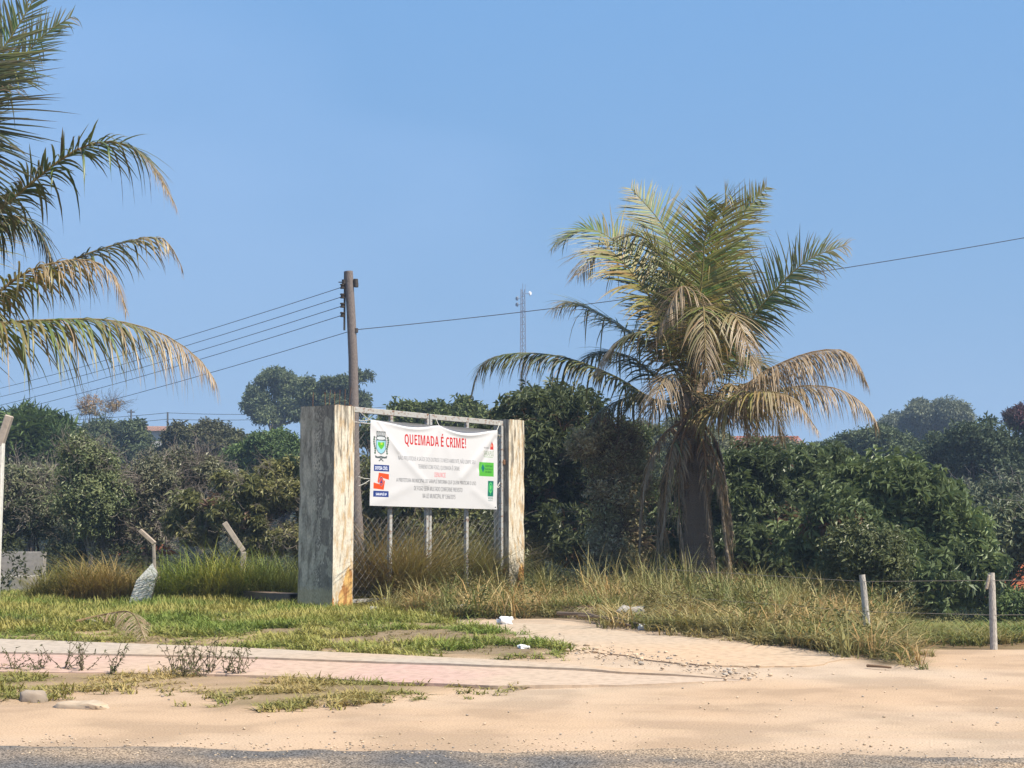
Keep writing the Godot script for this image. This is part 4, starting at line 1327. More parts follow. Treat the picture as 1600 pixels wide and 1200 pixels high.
func make_tower() -> void:
	var d := 360.0
	var k := d / F
	var f := on(817, d)
	var o := thing("radio_tower", "slender lattice radio mast with dishes on the far hill", "tower", f)
	var top := at(816, 452, d).y - f.y
	var col := Color(0.16, 0.16, 0.19)
	var r0 := 7.2 * k; var r1 := 3.6 * k
	var corner := func(c: int, t: float) -> Vector3:
		var r := lerpf(r0, r1, t)
		var th := TAU * c / 3.0 + 0.4
		return Vector3(cos(th) * r, top * t, sin(th) * r)
	for c in 3:
		var mb := MB.new(); mb.rod(corner.call(c, 0.0), corner.call(c, 1.0), 0.11, 6, col); obj("leg", mb, M.plain, o)
	var mb := MB.new()
	var n := 26
	for j in n:
		for c in 3:
			mb.rod(corner.call(c, float(j) / n), corner.call((c + 1) % 3, (j + 1.0) / n), 0.06, 4, col)
			mb.rod(corner.call(c, float(j) / n), corner.call((c + 1) % 3, float(j) / n), 0.06, 4, col)
	obj("bracing", mb, M.plain, o)
	mb = MB.new(); mb.rod(Vector3(0, top, 0), Vector3(0, top + 1.4, 0), 0.07, 5, col); mb.rod(Vector3(0.6, top - 1, 0), Vector3(0.6, top + 1.2, 0), 0.05, 5, col); obj("aerial", mb, M.plain, o)
	for q in [[827.5, 458.5, 0.75, 0.7], [808.5, 466.5, -0.7, 0.2], [808.5, 476.0, -0.7, 0.13]]:
		mb = MB.new()
		var c: Vector3 = at(q[0], q[1], d) - f
		var cc := Color(q[3], q[3], q[3] * 1.04)
		mb.tube(PackedVector3Array([c + Vector3(-q[2] * 0.3, 0, 0), c, c + Vector3(q[2] * 0.35, 0, 0.2)]), PackedFloat32Array([0.15, 0.55, 0.42]), 12, cc, cc)
		mb.rod(c, Vector3(signf(q[2]) * 0.5, c.y, 0), 0.06, 4, col)
		obj("dish", mb, M.plain, o)

func house(label: String, px: float, ridge_py: float, eave_py: float, d: float, w: float, dep: float, wallc: Color, roofc: Color, turn := 0.0) -> void:
	var f := on(px, d)
	var ry := at(px, ridge_py, d).y - f.y
	var ey := at(px, eave_py, d).y - f.y
	var o := thing("house", label, "house", f)
	o.rotation.y = turn
	var mb := MB.new(); mb.box(Vector3(-w / 2, -1.5, -dep / 2), Vector3(w / 2, ey, dep / 2), wallc, 0.02)
	mb.tri(Vector3(-w / 2, ey, dep / 2), Vector3(-w / 2, ry - 0.1, 0), Vector3(-w / 2, ey, -dep / 2), wallc, wallc, wallc)
	mb.tri(Vector3(w / 2, ey, -dep / 2), Vector3(w / 2, ry - 0.1, 0), Vector3(w / 2, ey, dep / 2), wallc, wallc, wallc)
	obj("wall", mb, M.concrete, o)
	mb = MB.new()
	for s in [-1.0, 1.0]:                                # rows of rounded tiles on each slope
		var a := Vector3(0, ry, 0); var b := Vector3(0, ey - 0.12, s * (dep / 2 + 0.4))
		var n := int((w + 0.8) / 0.22)
		var rows := int(a.distance_to(b) / 0.36)
		var up := Vector3(0, dep / 2, s * (ry - ey)).normalized()
		for i in n:
			var x := -w / 2 - 0.4 + i * 0.22
			for r in rows:
				var p := a.lerp(b, float(r) / rows) + up * 0.05; var q := a.lerp(b, (r + 1.06) / rows) + up * 0.085
				var t := 0.8 + 0.35 * absf(nz.get_noise_2d(i * 37.0, r * 53.0 + s * 300.0)) * 2.0
				var c := Color(roofc.r * t, roofc.g * t, roofc.b * t)
				for e in 2:
					var x0 := x + e * 0.11
					var h0 := 0.0 if e == 0 else 0.05; var h1 := 0.05 if e == 0 else 0.0
					if s > 0: mb.quad(Vector3(x0, 0, 0) + q + up * h0, Vector3(x0 + 0.11, 0, 0) + q + up * h1, Vector3(x0 + 0.11, 0, 0) + p + up * h1, Vector3(x0, 0, 0) + p + up * h0, c)
					else: mb.quad(Vector3(x0, 0, 0) + p + up * h0, Vector3(x0 + 0.11, 0, 0) + p + up * h1, Vector3(x0 + 0.11, 0, 0) + q + up * h1, Vector3(x0, 0, 0) + q + up * h0, c)
	obj("roof", mb, M.roof, o)

func make_houses() -> void:
	house("house with an orange tiled roof behind the white fence post", 1690, 884, 926, 52.0, 9.0, 7.0, Color(0.45, 0.38, 0.32), Color(0.42, 0.13, 0.055))
	house("house with an orange tiled roof seen under the drooping palm fronds", 1168, 683, 700, 105.0, 6.5, 5.5, Color(0.45, 0.4, 0.34), Color(0.42, 0.15, 0.07))
	house("low shed with an orange tiled roof behind the snapped post", 232, 849, 866, 38.0, 0.35, 1.8, Color(0.3, 0.22, 0.18), Color(0.26, 0.09, 0.05))
	house("far pale house with a low roof among trees on the ridge", 244, 667, 675, 175.0, 4.4, 4.0, Color(0.5, 0.48, 0.45), Color(0.35, 0.2, 0.14))

# ---------------------------------------------------------------- palms of the photograph
func make_palms() -> void:
	var d := 26.5
	var root := thing("palm_tree", "coconut palm with dry brown skirt standing in the tall grass", "palm tree", on(1090, d), "coconut palms")
	palm_trunk(root, [root.position + Vector3(0.05, -0.3, 0), at(1092, 860, d), at(1084, 760, d), at(1080, 680, d), at(1082, 590, d)], 0.27, 0.2)
	var hub := at(1082, 610, d)
	var L := [
		# x, y, toward viewer ... ; settings
		[[1068, 470, -0.2, 1045, 360, -0.3, 990, 285, -0.5], {"dry": 0.05, "vee": 0.1, "hang": 0.12, "leaf": 0.72, "up": Vector3(0.3, 0.3, 1)}],
		[[1040, 470, -0.5, 1000, 390, -0.9, 930, 335, -1.3, 872, 352, -1.6], {"dry": 0.12, "hang": 0.22, "vee": 0.2, "leaf": 0.85, "up": Vector3(0.1, 0.8, 0.6)}],
		[[1044, 520, 0.2, 1000, 450, 0.3, 945, 392, 0.2, 902, 432, 0.2], {"dry": 0.3, "hang": 0.4, "leaf": 0.8, "up": Vector3(0.1, 0.8, 0.6), "green": Color(0.16, 0.16, 0.055)}],
		[[1030, 540, -0.6, 960, 488, -1.0, 900, 455, -1.3, 866, 464, -1.5], {"dry": 0.3, "hang": 0.4, "leaf": 0.75}],
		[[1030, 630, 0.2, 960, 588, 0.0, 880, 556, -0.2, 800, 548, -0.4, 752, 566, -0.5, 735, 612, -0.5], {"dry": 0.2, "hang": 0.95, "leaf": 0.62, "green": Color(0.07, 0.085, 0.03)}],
		[[1088, 500, 0.3, 1094, 410, 0.5, 1098, 322, 0.6], {"dry": 0.05, "hang": 0.1, "leaf": 0.8, "vee": 0.1, "up": Vector3(0.2, 0.25, 1), "green": Color(0.13, 0.16, 0.035)}],
		[[1100, 500, 0.1, 1118, 400, 0.2, 1126, 335, 0.5, 1122, 318, 0.9], {"dry": 0.1, "hang": 0.3, "leaf": 0.75, "vee": 0.2, "up": Vector3(0.6, 0.3, 1), "green": Color(0.18, 0.18, 0.04)}],
		[[1115, 480, -0.4, 1142, 390, -0.6, 1170, 325, -0.8, 1212, 272, -1.0], {"dry": 0.05, "hang": 0.1, "leaf": 0.55, "vee": 0.15, "up": Vector3(0.6, 0.2, 0.9)}],
		[[1140, 540, 0.4, 1190, 475, 0.7, 1245, 422, 0.9, 1302, 400, 1.0], {"dry": 0.15, "hang": 0.4, "leaf": 0.7, "vee": 0.25, "up": Vector3(-0.2, 0.7, 0.8), "green": Color(0.08, 0.1, 0.03)}],
		[[1130, 560, -0.5, 1180, 480, -1.0, 1215, 440, -1.4, 1240, 430, -1.6], {"dry": 0.1, "hang": 0.5, "leaf": 0.6}],
		[[1120, 640, 0.9, 1160, 606, 1.3, 1220, 574, 1.6, 1280, 566, 1.8, 1296, 582, 1.85], {"dry": 0.8, "hang": 0.95, "leaf": 0.78, "green": Color(0.17, 0.17, 0.055), "start": 0.1, "pitch": 0.022, "gap": 0.02}],
		[[1115, 640, 1.1, 1165, 600, 1.6, 1230, 572, 1.9, 1285, 572, 2.0, 1312, 615, 2.0], {"dry": 0.95, "hang": 1.0, "leaf": 0.7, "green": Color(0.2, 0.17, 0.07), "start": 0.2, "pitch": 0.024, "gap": 0.05}],
		[[1150, 640, 0.4, 1220, 612, 0.7, 1290, 615, 0.9, 1335, 645, 1.0, 1348, 670, 1.0], {"dry": 0.7, "hang": 0.9, "leaf": 0.68, "green": Color(0.17, 0.16, 0.055), "start": 0.1, "pitch": 0.024, "gap": 0.02}],
		[[1110, 650, 1.3, 1140, 632, 2.0, 1190, 640, 2.6, 1225, 690, 2.9], {"dry": 0.5, "hang": 0.9, "leaf": 0.55, "green": Color(0.17, 0.16, 0.05)}],
		[[1074, 540, 0.6, 1063, 466, 1.0, 1045, 475, 1.2, 1020, 530, 1.3], {"dry": 0.95, "hang": 0.9, "leaf": 0.72, "broken": 0.2, "green": Color(0.15, 0.12, 0.05)}],
		[[1084, 540, 0.9, 1082, 500, 1.5, 1078, 530, 2.0, 1078, 590, 2.2, 1078, 620, 2.2], {"dry": 0.45, "hang": 0.95, "leaf": 0.6, "gap": 0.2, "broken": 0.25, "green": Color(0.12, 0.12, 0.035)}],
		[[1100, 560, 1.0, 1118, 510, 1.6, 1135, 545, 2.0, 1150, 610, 2.2], {"dry": 0.55, "hang": 0.9, "leaf": 0.6, "gap": 0.2, "broken": 0.2, "green": Color(0.13, 0.12, 0.04)}],
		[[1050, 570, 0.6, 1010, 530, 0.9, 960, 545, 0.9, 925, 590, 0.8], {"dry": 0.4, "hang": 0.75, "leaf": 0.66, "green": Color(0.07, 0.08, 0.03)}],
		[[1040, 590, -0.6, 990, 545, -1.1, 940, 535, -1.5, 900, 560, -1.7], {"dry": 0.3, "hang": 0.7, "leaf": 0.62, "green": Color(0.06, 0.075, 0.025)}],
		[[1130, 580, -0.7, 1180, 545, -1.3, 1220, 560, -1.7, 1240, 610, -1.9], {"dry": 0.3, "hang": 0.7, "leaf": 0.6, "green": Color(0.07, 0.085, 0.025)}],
		[[1084, 500, -0.8, 1080, 410, -1.6, 1074, 370, -2.3, 1070, 380, -2.8], {"dry": 0.1, "hang": 0.4, "leaf": 0.7}],
		[[1110, 520, -0.8, 1135, 440, -1.4, 1160, 410, -1.9, 1180, 430, -2.3], {"dry": 0.1, "hang": 0.4, "leaf": 0.65}],
		[[1060, 620, 1.0, 1035, 600, 1.6, 1010, 630, 2.0, 1000, 670, 2.1], {"dry": 0.55, "hang": 0.9, "leaf": 0.6, "green": Color(0.09, 0.08, 0.04)}],
		[[1055, 630, -0.5, 1000, 610, -1.0, 950, 630, -1.4, 930, 665, -1.5], {"dry": 0.4, "hang": 0.9, "leaf": 0.66, "green": Color(0.06, 0.07, 0.025)}],
		[[1104, 630, 0.7, 1124, 610, 1.2, 1140, 640, 1.5, 1148, 690, 1.5], {"dry": 0.6, "hang": 1.0, "leaf": 0.6, "green": Color(0.12, 0.11, 0.045)}],
		[[1120, 620, -0.6, 1180, 590, -1.2, 1230, 620, -1.6, 1250, 680, -1.7], {"dry": 0.5, "hang": 0.9, "leaf": 0.62, "green": Color(0.09, 0.09, 0.03)}],
		[[1060, 470, 0.1, 1030, 400, 0.1, 1000, 370, 0.1, 960, 372, 0.1], {"dry": 0.15, "hang": 0.35, "leaf": 0.7, "green": Color(0.1, 0.12, 0.035)}],
	]
	for k in L.size():
		var o: Dictionary = L[k][1]
		o.seed = 900 + k
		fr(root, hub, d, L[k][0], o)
	# dead fronds hanging down along the trunk
	var dead := [[1108, 700, 0.25, 1122, 760, 0.4, 1130, 850, 0.45, 1146, 944, 0.5], [1096, 700, 0.35, 1100, 780, 0.42, 1112, 880, 0.45, 1134, 946, 0.5], [1036, 680, 0.1, 1008, 740, 0.2, 1000, 830, 0.2, 996, 900, 0.2], [1056, 690, -0.2, 1040, 780, -0.4, 1030, 900, -0.5], [1050, 690, 0.35, 1036, 770, 0.5, 1034, 860, 0.5, 1040, 920, 0.5], [1062, 690, 0.4, 1056, 780, 0.5, 1062, 880, 0.5, 1082, 930, 0.5], [1120, 690, -0.1, 1136, 770, -0.1, 1140, 860, -0.1, 1128, 930, 0.0]]
	for k in dead.size():
		fr(root, at(1082, 650, d), d, dead[k], {"seed": 950 + k, "dry": 1.0, "hang": 1.6, "leaf": 0.36, "gap": 0.1, "broken": 0.3, "width": 0.02, "pitch": 0.026, "start": 0.15, "green": Color(0.14, 0.11, 0.07)})
	# second palm, its trunk outside the picture
	d = 18.5
	root = thing("palm_tree", "larger coconut palm hanging its fronds above the lawn", "palm tree", on(-150, d), "coconut palms")
	palm_trunk(root, [root.position + Vector3(0, -0.3, 0), at(-150, 800, d), at(-140, 600, d), at(-130, 420, d)], 0.2, 0.13)
	hub = at(-128, 440, d)
	var L2 := [
		[[-80, 270, 0.3, -25, 150, 0.4, 30, 80, 0.4, 78, 0, 0.4], {"dry": 0.05, "hang": 0.1, "leaf": 0.66, "vee": 0.1, "up": Vector3(-0.4, 0.2, 1)}],
		[[-100, 300, 0.6, -60, 160, 0.9, -30, 90, 1.1, -10, 60, 1.4], {"dry": 0.1, "hang": 0.12, "leaf": 0.9, "vee": 0.1, "up": Vector3(-0.2, 0.2, 1), "green": Color(0.1, 0.12, 0.03)}],
		[[-80, 300, 0.5, -28, 230, 0.8, -14, 150, 1.0, -6, 90, 1.1], {"dry": 0.05, "hang": 0.06, "leaf": 0.92, "vee": 0.0, "fwd": 0.3, "up": Vector3(0, 0.1, 1), "green": Color(0.055, 0.08, 0.035), "start": 0.3}],
		[[-90, 250, -0.3, -30, 120, -0.3, 10, 90, -0.3, 60, 40, -0.3, 100, 14, -0.3], {"dry": 0.05, "hang": 0.1, "leaf": 0.6, "vee": 0.1, "up": Vector3(-0.5, 0.3, 1), "green": Color(0.06, 0.09, 0.03)}],
		[[-90, 330, 0.4, -40, 210, 0.7, -22, 240, 1.0, -18, 330, 1.3, -10, 420, 1.4], {"dry": 0.1, "hang": 0.2, "leaf": 0.9, "vee": 0.1, "up": Vector3(-0.2, 0.1, 1), "green": Color(0.045, 0.07, 0.03), "broken": 0.15}],
		[[-60, 390, 0.2, 33, 318, 0.3, 99, 264, 0.3, 148, 236, 0.3, 196, 232, 0.3, 244, 264, 0.3, 281, 326, 0.3], {"dry": 0.3, "hang": 0.55, "leaf": 0.6, "vee": 0.35, "green": Color(0.06, 0.085, 0.03), "broken": 0.12}],
		[[-40, 470, -0.2, 40, 425, -0.4, 110, 392, -0.4, 181, 369, -0.4, 242, 362, -0.4, 271, 404, -0.4], {"dry": 0.35, "hang": 0.8, "leaf": 0.5, "gap": 0.4, "green": Color(0.11, 0.12, 0.04), "broken": 0.15}],
		[[-40, 500, 0.4, 40, 450, 0.5, 82, 428, 0.5, 150, 417, 0.5, 193, 438, 0.5, 212, 492, 0.5], {"dry": 0.6, "hang": 0.75, "leaf": 0.55, "gap": 0.15, "green": Color(0.13, 0.13, 0.04), "broken": 0.15}],
		[[-60, 540, 0.6, 0, 522, 0.7, 82, 514, 0.7, 193, 513, 0.7, 275, 534, 0.7, 330, 572, 0.7, 352, 602, 0.7], {"dry": 0.42, "hang": 1.1, "leaf": 0.8, "gap": 0.1, "green": Color(0.1, 0.12, 0.045), "start": 0.15, "broken": 0.12}],
		[[-70, 380, -0.3, -20, 330, -0.5, 25, 330, -0.6, 60, 400, -0.7], {"dry": 0.2, "hang": 0.8, "leaf": 0.6, "green": Color(0.04, 0.06, 0.025), "broken": 0.2}],
		[[-70, 500, 0.9, -20, 470, 1.3, 30, 500, 1.6, 50, 560, 1.8], {"dry": 0.4, "hang": 0.9, "leaf": 0.55, "green": Color(0.12, 0.13, 0.05), "broken": 0.15}],
		[[-110, 300, -0.3, -70, 190, -0.5, -30, 120, -0.6, 20, 100, -0.7], {"dry": 0.05, "hang": 0.3, "leaf": 0.7, "green": Color(0.06, 0.085, 0.035)}],
		[[-150, 300, 0.4, -190, 150, 0.6, -250, 60, 0.8], {"dry": 0.1, "hang": 0.3}],
		[[-200, 380, 0.2, -300, 280, 0.4, -420, 300, 0.5], {"dry": 0.2, "hang": 0.6}],
		[[-200, 480, 0.4, -320, 470, 0.8, -440, 560, 1.0], {"dry": 0.4, "hang": 0.8}],
		[[-130, 400, -0.8, -120, 300, -1.8, -110, 290, -2.6], {"dry": 0.2, "hang": 0.5}],
	]
	for k in L2.size():
		var o: Dictionary = L2[k][1]
		o.seed = 1200 + k
		o.width = 0.021
		o.pitch = 0.031
		o.long = 1.5
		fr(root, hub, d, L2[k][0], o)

# ---------------------------------------------------------------- trees and bushes of the photograph
func make_trees() -> void:
	var dk := Color(0.048, 0.060, 0.032); var md := Color(0.115, 0.145, 0.068)
	# near bushes behind the gate and the palm
	tree("mango_tree", "broad dark mango tree between the gate and the palm", "tree", "mango trees", 33.0, [[840, 700, 105, 100, 0, 0.9], [940, 730, 95, 90, 0.5, 0.9], [760, 760, 90, 110, 0.8, 0.8], [880, 830, 130, 70, 0, 0.6]], {"seed": 101, "kind": "mango", "n": 5200, "sub": 40, "scale": 0.9, "ca": dk, "cb": Color(0.10, 0.12, 0.058), "trunk": 0.14, "low": true, "blob": 0.4, "twigs": 120, "twig_color": Color(0.16, 0.09, 0.06)})
	tree("leafy_bush", "dense dark bush seen through the chain link of the gate", "bush", "", 32.0, [[650, 800, 100, 90, 0, 0.6], [740, 850, 80, 60, 0, 0.6], [600, 870, 60, 50, 0, 0.6]], {"seed": 102, "kind": "small", "n": 3600, "sub": 30, "ca": dk, "cb": Color(0.150, 0.160, 0.059), "trunk": 0.05, "scale": 1.5, "low": true, "twigs": 180})
	tree("mango_tree", "mango tree with glossy leaves rising directly behind the palm", "tree", "mango trees", 31.0, [[1150, 770, 85, 80, 0, 0.9], [1080, 820, 90, 80, 0.5, 0.8], [1200, 850, 90, 70, -0.5, 0.8]], {"seed": 103, "kind": "mango", "n": 4200, "sub": 34, "scale": 0.9, "ca": Color(0.05, 0.066, 0.036), "cb": md, "trunk": 0.1, "low": true, "blob": 0.42})
	tree("mango_tree", "round mango tree in lighter sunlit colours behind the two white fence posts", "tree", "mango trees", 27.0, [[1390, 810, 120, 105, 0, 0.9], [1460, 860, 105, 95, 0.3, 0.9], [1320, 860, 110, 90, -0.3, 0.9], [1400, 900, 130, 65, -0.3, 0.8], [1500, 910, 65, 55, 0, 0.8]], {"seed": 104, "kind": "mango", "n": 7000, "sub": 46, "scale": 0.85, "ca": Color(0.058, 0.078, 0.040), "cb": Color(0.15, 0.19, 0.09), "trunk": 0.12, "low": true, "blob": 0.4})  # sunlight on this crown is put into its lighter leaf colours
	tree("mango_tree", "mango tree with a pointed top behind the sunlit round one", "tree", "mango trees", 32.0, [[1285, 765, 70, 65, 0, 0.9], [1240, 830, 80, 80, 0, 0.9]], {"seed": 105, "kind": "mango", "n": 3200, "sub": 34, "scale": 0.9, "ca": Color(0.052, 0.07, 0.038), "cb": Color(0.12, 0.15, 0.075), "trunk": 0.1, "low": true, "blob": 0.42})
	tree("yellowish_shrub", "yellowish green shrub in front of the sunlit mango tree", "shrub", "", 23.5, [[1345, 880, 52, 55, 0, 0.8], [1390, 915, 40, 40, 0, 0.8]], {"seed": 106, "kind": "small", "n": 900, "sub": 24, "ca": Color(0.06, 0.072, 0.03), "cb": Color(0.105, 0.115, 0.05), "trunk": 0.03, "low": true})
	tree("leafy_bush", "grey green bush beside the orange roofed house", "bush", "", 34.0, [[1555, 850, 45, 60, 0, 0.8], [1640, 830, 80, 45, 0, 0.8]], {"seed": 107, "kind": "small", "n": 1800, "sub": 24, "ca": Color(0.074, 0.088, 0.050), "cb": Color(0.158, 0.176, 0.101), "trunk": 0.05, "scale": 1.5, "low": true, "twigs": 30, "twig_color": Color(0.22, 0.2, 0.18)})
	tree("leafy_bush", "small bush in front of the orange roofed house", "bush", "", 29.0, [[1590, 960, 50, 28, 0, 0.8]], {"seed": 108, "kind": "small", "n": 900, "sub": 20, "ca": Color(0.052, 0.081, 0.028), "cb": Color(0.123, 0.160, 0.059), "trunk": 0.03, "low": true})
	# stump wrapped in dry creeper
	var o := tree("creeper_stump", "leaning dead trunk wrapped in brown creeper by the palm", "tree", "", 28.0, [[965, 770, 44, 95, 0, 0.8], [945, 700, 60, 38, 0, 0.8], [975, 850, 50, 50, 0, 0.8]], {"seed": 109, "kind": "small", "n": 2000, "sub": 26, "ca": Color(0.33, 0.25, 0.165), "cb": Color(0.22, 0.22, 0.11), "trunk": 0.16, "low": true, "base": 945, "fork": 0.9, "twigs": 160, "twig_color": Color(0.2, 0.13, 0.09), "bark": Color(0.12, 0.1, 0.09)})
	# hillside at the back, gate side
	tree("ridge_tree", "dark tree whose top shows over the gate's top rail", "tree", "", 60.0, [[690, 660, 75, 38, 0, 0.9], [620, 690, 60, 45, 0, 0.9]], {"seed": 110, "kind": "clump", "mat": "far_leaf", "n": 1300, "sub": 26, "ca": Color(0.045, 0.061, 0.028), "cb": Color(0.114, 0.136, 0.050), "trunk": 0.2, "scale": 1.0})
	tree("eucalyptus_tree", "tall open eucalyptus with pale limbs on the ridge", "tree", "", 130.0, [[428, 590, 26, 22, 0, 0.9], [400, 628, 24, 22, 0, 0.9], [448, 608, 26, 26, 0.5, 0.9], [425, 650, 42, 26, 0, 0.9], [470, 640, 20, 40, 0, 0.9], [385, 640, 16, 14, 0, 0.9]], {"seed": 111, "kind": "clump", "mat": "far_leaf", "n": 900, "sub": 16, "blob": 0.34, "ca": Color(0.045, 0.065, 0.037), "cb": Color(0.150, 0.176, 0.092), "trunk": 0.26, "scale": 1.3, "bark": Color(0.3, 0.27, 0.23), "limbs": 14, "fork": 0.7})
	tree("umbrella_tree", "flat topped tree spreading behind the utility pole", "tree", "", 120.0, [[520, 605, 50, 20, 0, 0.9], [485, 620, 24, 26, 0, 0.9], [565, 590, 20, 14, 0, 0.9], [540, 640, 50, 30, 0, 0.9], [570, 622, 16, 8, 0, 0.9], [487, 594, 6, 12, 0, 0.9]], {"seed": 112, "kind": "clump", "mat": "far_leaf", "n": 950, "sub": 18, "blob": 0.3, "ca": Color(0.045, 0.061, 0.035), "cb": Color(0.106, 0.128, 0.059), "trunk": 0.24, "scale": 1.25, "limbs": 14})
	tree("conifer_tree", "dark feathery conifer behind the cranked fence post", "tree", "", 60.0, [[60, 700, 62, 62, 0, 0.9], [10, 720, 60, 70, 0, 0.9], [95, 740, 60, 60, 0, 0.9]], {"seed": 113, "kind": "feather", "mat": "far_leaf", "n": 3600, "sub": 40, "blob": 0.3, "ca": Color(0.033, 0.057, 0.028), "cb": Color(0.097, 0.136, 0.050), "trunk": 0.2, "scale": 2.2})
	tree("ridge_tree", "broad dark tree below the far pole with a crossarm", "tree", "", 100.0, [[165, 690, 62, 34, 0, 0.9], [210, 680, 26, 25, 0, 0.9], [200, 720, 70, 30, 0, 0.9]], {"seed": 114, "kind": "clump", "mat": "far_leaf", "n": 1600, "sub": 26, "ca": Color(0.042, 0.057, 0.034), "cb": Color(0.097, 0.120, 0.059), "trunk": 0.25, "scale": 1.2})
	tree("ridge_tree", "rounded brownish tree below the eucalyptus on the ridge", "tree", "", 85.0, [[315, 700, 78, 45, 0, 0.9], [270, 730, 70, 40, 0, 0.9], [380, 710, 60, 40, 0, 0.9]], {"seed": 115, "kind": "clump", "mat": "far_leaf", "n": 2000, "sub": 28, "ca": Color(0.059, 0.057, 0.037), "cb": Color(0.106, 0.112, 0.054), "trunk": 0.25, "scale": 1.0})
	tree("leafy_bush", "green bush on the slope behind the mildewed pillar", "bush", "", 62.0, [[420, 715, 75, 42, 0, 0.9], [470, 740, 70, 50, 0, 0.9], [350, 740, 60, 30, 0, 0.9]], {"seed": 116, "kind": "clump", "mat": "far_leaf", "n": 1500, "sub": 26, "ca": Color(0.042, 0.068, 0.028), "cb": Color(0.097, 0.136, 0.050), "trunk": 0.12, "scale": 0.8})
	tree("bare_tree", "thin nearly leafless tree above the ridge trees", "tree", "", 105.0, [[140, 640, 22, 22, 0, 0.9], [178, 640, 16, 18, 0, 0.9]], {"seed": 117, "kind": "small", "mat": "far_leaf", "n": 60, "sub": 14, "ca": Color(0.297, 0.189, 0.142), "cb": Color(0.246, 0.208, 0.101), "trunk": 0.07, "twigs": 26, "scale": 2.0, "limbs": 12, "twig_color": Color(0.15, 0.13, 0.12), "bark": Color(0.14, 0.12, 0.11)})
	# grey thicket behind the fence beam
	var tw := Color(0.27, 0.235, 0.2)
	tree("twiggy_bush", "grey leafless thicket beside the cranked fence post", "bush", "grey thicket", 36.0, [[50, 790, 75, 60, 0, 0.6], [120, 820, 70, 50, 0, 0.6], [-40, 800, 80, 60, 0, 0.6]], {"seed": 118, "kind": "small", "n": 4200, "sub": 26, "ca": Color(0.06, 0.078, 0.042), "cb": Color(0.15, 0.155, 0.09), "trunk": 0.04, "twigs": 420, "twig_color": tw, "low": true, "scale": 1.1})
	tree("young_tree", "slim olive green tree with a pale stem in the thicket", "tree", "", 34.0, [[145, 740, 38, 50, 0, 0.9], [150, 790, 50, 45, 0, 0.9], [120, 720, 30, 30, 0, 0.9]], {"seed": 119, "kind": "small", "n": 2600, "sub": 26, "ca": Color(0.07, 0.095, 0.042), "cb": Color(0.17, 0.185, 0.09), "trunk": 0.05, "twigs": 120, "twig_color": tw, "bark": Color(0.3, 0.27, 0.23), "low": true})
	tree("twiggy_bush", "brown grey thicket of bare branches behind the snapped post", "bush", "grey thicket", 35.0, [[235, 790, 65, 60, 0, 0.6], [290, 740, 50, 40, 0.8, 0.6], [200, 830, 60, 40, 0, 0.6]], {"seed": 120, "kind": "small", "n": 3800, "sub": 26, "ca": Color(0.075, 0.08, 0.05), "cb": Color(0.17, 0.165, 0.10), "trunk": 0.04, "twigs": 420, "twig_color": Color(0.26, 0.22, 0.19), "low": true, "scale": 1.1})
	tree("olive_bush", "olive bush with curled leaves behind the fallen post head", "bush", "", 32.0, [[370, 790, 80, 55, 0, 0.7], [440, 780, 60, 60, 0, 0.7], [310, 820, 50, 40, 0, 0.7], [420, 840, 80, 40, 0, 0.7]], {"seed": 121, "kind": "mango", "n": 3000, "sub": 30, "ca": Color(0.075, 0.085, 0.035), "cb": Color(0.21, 0.20, 0.09), "trunk": 0.06, "twigs": 260, "twig_color": tw, "low": true, "scale": 0.75})
	# far trees beyond the road side
	tree("ridge_tree", "round grey green tree on the far skyline", "tree", "", 150.0, [[1450, 665, 70, 42, 0, 0.9], [1410, 680, 50, 30, 0, 0.9], [1500, 660, 45, 25, 0, 0.9]], {"seed": 122, "kind": "clump", "mat": "far_leaf", "n": 1900, "sub": 28, "ca": Color(0.067, 0.081, 0.057), "cb": Color(0.141, 0.152, 0.101), "trunk": 0.3, "scale": 1.5})
	tree("dark_tree", "large dark tree above the sunlit mango tree", "tree", "", 65.0, [[1520, 720, 85, 70, 0, 0.9], [1580, 760, 80, 80, 0, 0.9], [1470, 720, 50, 50, 0, 0.9], [1640, 720, 80, 80, 0, 0.9]], {"seed": 123, "kind": "clump", "mat": "far_leaf", "n": 2600, "sub": 34, "ca": Color(0.033, 0.049, 0.031), "cb": Color(0.079, 0.099, 0.054), "trunk": 0.25, "scale": 0.9})
	tree("flowering_tree", "tree with magenta blossom over the dark tree", "tree", "", 75.0, [[1585, 660, 34, 28, 0, 0.9], [1550, 690, 25, 20, 0, 0.9], [1640, 650, 40, 30, 0, 0.9]], {"seed": 124, "kind": "clump", "mat": "far_leaf", "n": 520, "sub": 18, "ca": Color(0.085, 0.026, 0.045), "cb": Color(0.05, 0.045, 0.035), "trunk": 0.15, "scale": 0.75, "limbs": 12})
	tree("ridge_tree", "low green tree between the palm and the grey skyline tree", "tree", "", 85.0, [[1370, 700, 75, 32, 0, 0.9], [1300, 715, 70, 30, 0, 0.9]], {"seed": 125, "kind": "clump", "mat": "far_leaf", "n": 1300, "sub": 26, "ca": Color(0.045, 0.061, 0.035), "cb": Color(0.106, 0.128, 0.067), "trunk": 0.2, "scale": 1.0})
	tree("ridge_tree", "dull green tree under the orange roof beyond the palm", "tree", "", 80.0, [[1200, 720, 70, 35, 0, 0.9], [1110, 715, 70, 40, 0, 0.9], [1030, 700, 70, 45, 0, 0.9]], {"seed": 126, "kind": "clump", "mat": "far_leaf", "n": 1800, "sub": 26, "ca": Color(0.067, 0.074, 0.043), "cb": Color(0.141, 0.144, 0.084), "trunk": 0.2, "scale": 1.0})
